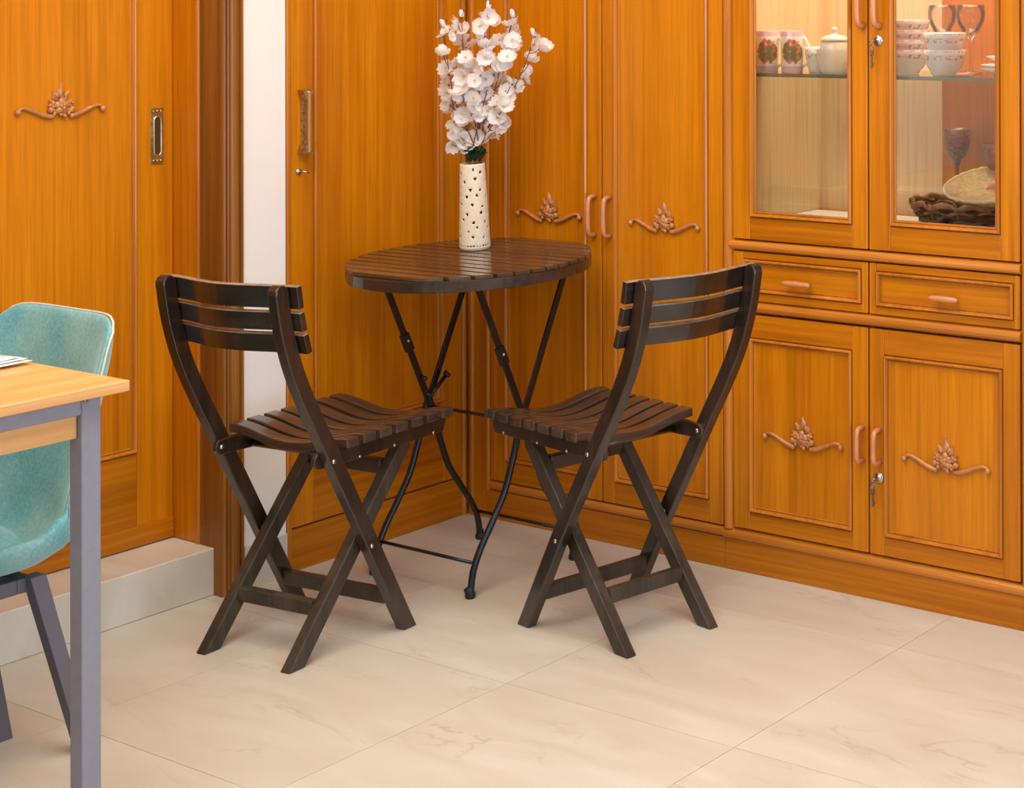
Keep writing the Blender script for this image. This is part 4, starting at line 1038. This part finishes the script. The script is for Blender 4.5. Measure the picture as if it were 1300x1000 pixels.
pe = MB(); pe.tube([e for e in edge], .0024, 6); obj('piping', pe, 'piping', tc_)
for (x0, y0, x1, y1) in ((.168, .155, .232, .218), (-.030, .140, .045, .165), (.150, -.14, .19, -.19), (-.150, -.14, -.19, -.19)):
    lg = MB(); a = Vector((x0, y0, .345)); b = Vector((x1, y1, 0)); vs = []
    for p, h in ((a, .016), (b, .014)):
        vs += [p + Vector((sx * h, sy * h, 0)) for sx, sy in ((-1, -1), (1, -1), (1, 1), (-1, 1))]
    lg.add(vs, [(0, 1, 5, 4), (1, 2, 6, 5), (2, 3, 7, 6), (3, 0, 4, 7), (3, 2, 1, 0), (4, 5, 6, 7)])
    obj('leg', lg, 'dark_metal', tc_, bevel=.002)
fr_ = MB(); fr_.box(-.166, .166, .124, .156, .315, .343); fr_.box(-.166, .166, -.156, -.124, .315, .343); fr_.box(-.166, -.134, -.124, .124, .315, .343); fr_.box(.134, .166, -.124, .124, .315, .343)
obj('seat_frame', fr_, 'dark_metal', tc_, bevel=.002)

# ------------------------------------------------------------------ crockery and baskets in the cabinet
SZ = 1.2642                                      # top of the glass shelf
def mug(x, y, rot, label):
    t = thing('mug', label, 'mug', (x, y, SZ), rot, 'floral mugs on the glass shelf')
    b = MB(); b.lathe([(0, 0), (.027, 0), (.028, .003), (.029, .05), (.0315, .106), (.030, .1075), (.029, .106), (.027, .05), (.025, .006), (0, .005)], 32)
    obj('body', b, 'mug', t)
    h = MB(); h.tube([(.027, -.004, .094), (.036, -.012, .084), (.048, -.020, .062), (.048, -.020, .042), (.038, -.014, .022), (.026, -.006, .014)], .0040, 8); obj('handle', h, 'china', t)
    return t
mug(-2.620, 3.562, radians(30), 'tall white mug with red flower print at the left end of the glass shelf')
mug(-2.551, 3.575, radians(30), 'tall white mug with red flower print, second from the shelf left end')
t = thing('teacup', 'small white cup with blue specks between the mugs and the sugar bowl', 'cup', (-2.493, 3.60, SZ))
b = MB(); b.lathe([(0, 0), (.018, 0), (.021, .010), (.029, .045), (.031, .066), (.029, .066), (.026, .045), (.017, .008), (0, .006)], 28); obj('body', b, 'bowl', t)
h = MB(); h.tube([(.028, 0, .055), (.044, 0, .048), (.043, 0, .028), (.026, 0, .020)], .0032, 8); obj('handle', h, 'china', t)
t = thing('sugar_bowl', 'cream lidded sugar pot with a knob beside the small cup', 'pot', (-2.420, 3.575, SZ))
b = MB(); b.lathe([(0, 0), (.036, 0), (.040, .010), (.0415, .030), (.040, .055), (.036, .078), (.034, .080), (0, .080)], 32); obj('body', b, 'cream_china', t)
b = MB(); b.lathe([(0, .0805), (.036, .0805), (.036, .086), (.030, .093), (.012, .098), (.0065, .101), (.0075, .107), (.0085, .113), (.005, .117), (0, .118)], 28); obj('lid', b, 'cream_china', t)
h = MB(); h.tube([(-.036, 0, .066), (-.050, 0, .060), (-.052, 0, .036), (-.040, 0, .022)], .0032, 8); obj('handle', h, 'cream_china', t)
t = thing('jug', 'white jug half hidden behind the stile of the left glass door', 'jug', (-2.335, 3.60, SZ))
b = MB(); b.lathe([(0, 0), (.030, 0), (.034, .02), (.036, .05), (.031, .085), (.036, .118), (.034, .118), (.029, .085), (.032, .05), (.030, .01), (0, .006)], 28); obj('body', b, 'bowl', t)
h = MB(); h.tube([(.034, .0, .105), (.056, 0, .095), (.056, 0, .05), (.034, 0, .03)], .004, 8); obj('handle', h, 'china', t)
def bowl(x, y, z, r, h_, label, grp):
    b = MB(); b.lathe([(0, 0), (r * .55, 0), (r * .58, .004), (r * .80, h_ * .35), (r * .95, h_ * .75), (r, h_), (r * .97, h_), (r * .90, h_ * .74), (r * .74, h_ * .36), (r * .5, .008), (0, .007)], 40)
    o = obj('bowl', b, 'bowl', loc=(x, y, z)); tag(o, label, 'bowl', grp); return o
gA = 'stacked bowls on the glass shelf'
for i in range(4):
    bowl(-2.250, 3.640, SZ + .0215 * i * 1.15 + .001, .062, .060, ['bottom bowl of the taller stack behind the door stile', 'second bowl from the bottom of the taller stack', 'third bowl from the bottom of the taller stack', 'top bowl of the taller stack'][i], gA)
for i in range(2):
    bowl(-2.100, 3.578, SZ + .0415 * i + .001, .0535, .062, ['lower bowl of the shorter stack in front', 'upper bowl of the shorter stack in front'][i], gA)
def plate(x, y, z, r, label):
    b = MB(); b.lathe([(0, 0), (r * .6, 0), (r * .62, .004), (r, .016), (r * .99, .018), (r * .6, .007), (0, .006)], 44)
    tag(obj('plate', b, 'china', loc=(x, y, z)), label, 'plate', 'plates at the right end of the glass shelf')
plate(-1.945, 3.650, SZ + .001, .084, 'lowest white plate at the right end of the shelf')
plate(-1.945, 3.650, SZ + .010, .084, 'middle white plate at the right end of the shelf')
plate(-1.940, 3.650, SZ + .030, .074, 'top white plate at the right end of the shelf')
b = MB(); b.lathe([(0, 0), (.016, 0), (.018, .004), (.014, .010), (.012, .006), (0, .006)], 20); tag(obj('saucer', b, 'biscuit', loc=(-2.024, 3.535, SZ)), 'tiny brown pottery dish at the front of the glass shelf', 'dish')
for i, (x, y, lb) in enumerate(((-2.205, 3.745, 'clear stemmed glass behind the gap of the two bowl stacks'), (-2.122, 3.745, 'clear stemmed glass nearest the white plates'))):
    b = MB(); b.lathe([(.030, 0), (.030, .002), (.006, .006), (.0035, .012), (.0035, .080), (.006, .088), (.022, .104), (.034, .130), (.037, .150), (.034, .172), (.0335, .172), (.036, .150), (.033, .131), (.020, .106), (0, .094)], 32)
    tag(obj('wine_glass', b, 'clear_glass', loc=(x, y, SZ)), lb, 'glass', 'stemmed glasses on the glass shelf')
# lower compartment
FZ = .8816
t = thing('wicker_tray', 'dark round wicker tray with tan cane strands at the bottom of the cabinet', 'tray', (-2.078, 3.665, FZ)); t.scale = (1, 1, 1.35)
b = MB(); rnd = random.Random(5); R0 = .150
b.lathe([(0, .002), (.10, .002), (.112, .012), (.104, .010), (0, .008)], 36); obj('base', b, 'wicker_dark', t)
st1 = MB(); st2 = MB()
for k in range(9):
    ph = rnd.random() * 6; zz = .008 + .0055 * k; rr = .112 + .034 * (k / 8) ** 1.1
    pts = [((rr + .004 * sin(11 * a + ph) + rnd.uniform(-.002, .002)) * cos(a), (rr + .004 * sin(11 * a + ph)) * sin(a), zz + .003 * cos(13 * a + ph)) for a in [2 * pi * i / 60 for i in range(60)]]
    (st2 if k in (8, 6) else st1).tube(pts, .0035 if k < 8 else .006, 6, closed=True)
for k in range(26):
    a = 2 * pi * k / 26 + rnd.uniform(-.05, .05); a2 = a + rnd.uniform(-.25, .25)
    (st2 if k % 3 == 0 else st1).tube([(.106 * cos(a), .106 * sin(a), .006), (.130 * cos((a + a2) / 2), .130 * sin((a + a2) / 2), .034), (.151 * cos(a2), .151 * sin(a2), .058 + rnd.uniform(-.004, .006)), (.142 * cos(a2 + .1), .142 * sin(a2 + .1), .048)], .003, 5)
obj('woven_strands', st1, 'wicker_dark', t); obj('cane_strands', st2, 'wicker_tan', t)
t = thing('straw_plate', 'round straw weave tray with cream rim leaning on the wicker tray', 'tray', (-2.000, 3.668, FZ + .090)); t.rotation_euler = (radians(15), 0, 0)
b = MB(); b.lathe([(0, 0), (.08, .0), (.115, .012), (.130, .030), (.127, .031), (.112, .017), (.078, .006), (0, .006)], 48); obj('weave', b, 'straw', t)
b = MB(); b.tube([(.131 * cos(a), .131 * sin(a), .031 + .0012 * sin(30 * a)) for a in [2 * pi * i / 72 for i in range(72)]], .0045, 7, closed=True); obj('rim', b, 'straw_rim', t)
b = MB()
for k, (a, l) in enumerate(((2.9, .045), (3.4, .040), (-.2, .04), (.5, .03), (2.3, .022))):
    b.tube([(0, .02, .012), (l * .5 * cos(a), .02 + l * .5 * sin(a), .020), (l * cos(a), .02 + l * sin(a), .010)], [.003, .0085, .003], 6, sx=.3)
obj('ribbon', b, 'ribbon', t)
for i, (x, y, r_, h_, lb) in enumerate(((-2.195, 3.80, .036, .068, 'smaller brown pressed glass bowl at the back of the cabinet'), (-2.050, 3.790, .062, .062, 'larger brown pressed glass bowl behind the straw tray'))):
    stand = .0
    b = MB(); z0 = .17 if i == 0 else .145
    b.lathe([(0, 0), (.018, 0), (.020, .004), (.006, .012), (.006, z0 - .03), (.012, z0 - .01), (r_ * .7, z0), (r_ * .95, z0 + h_ * .5), (r_, z0 + h_), (r_ * .94, z0 + h_), (r_ * .88, z0 + h_ * .5), (r_ * .5, z0 + .012), (0, z0 + .010)], 32)
    tag(obj('footed_bowl', b, 'brown_glass', loc=(x, y, FZ)), lb, 'bowl', 'brown glass bowls on stems')
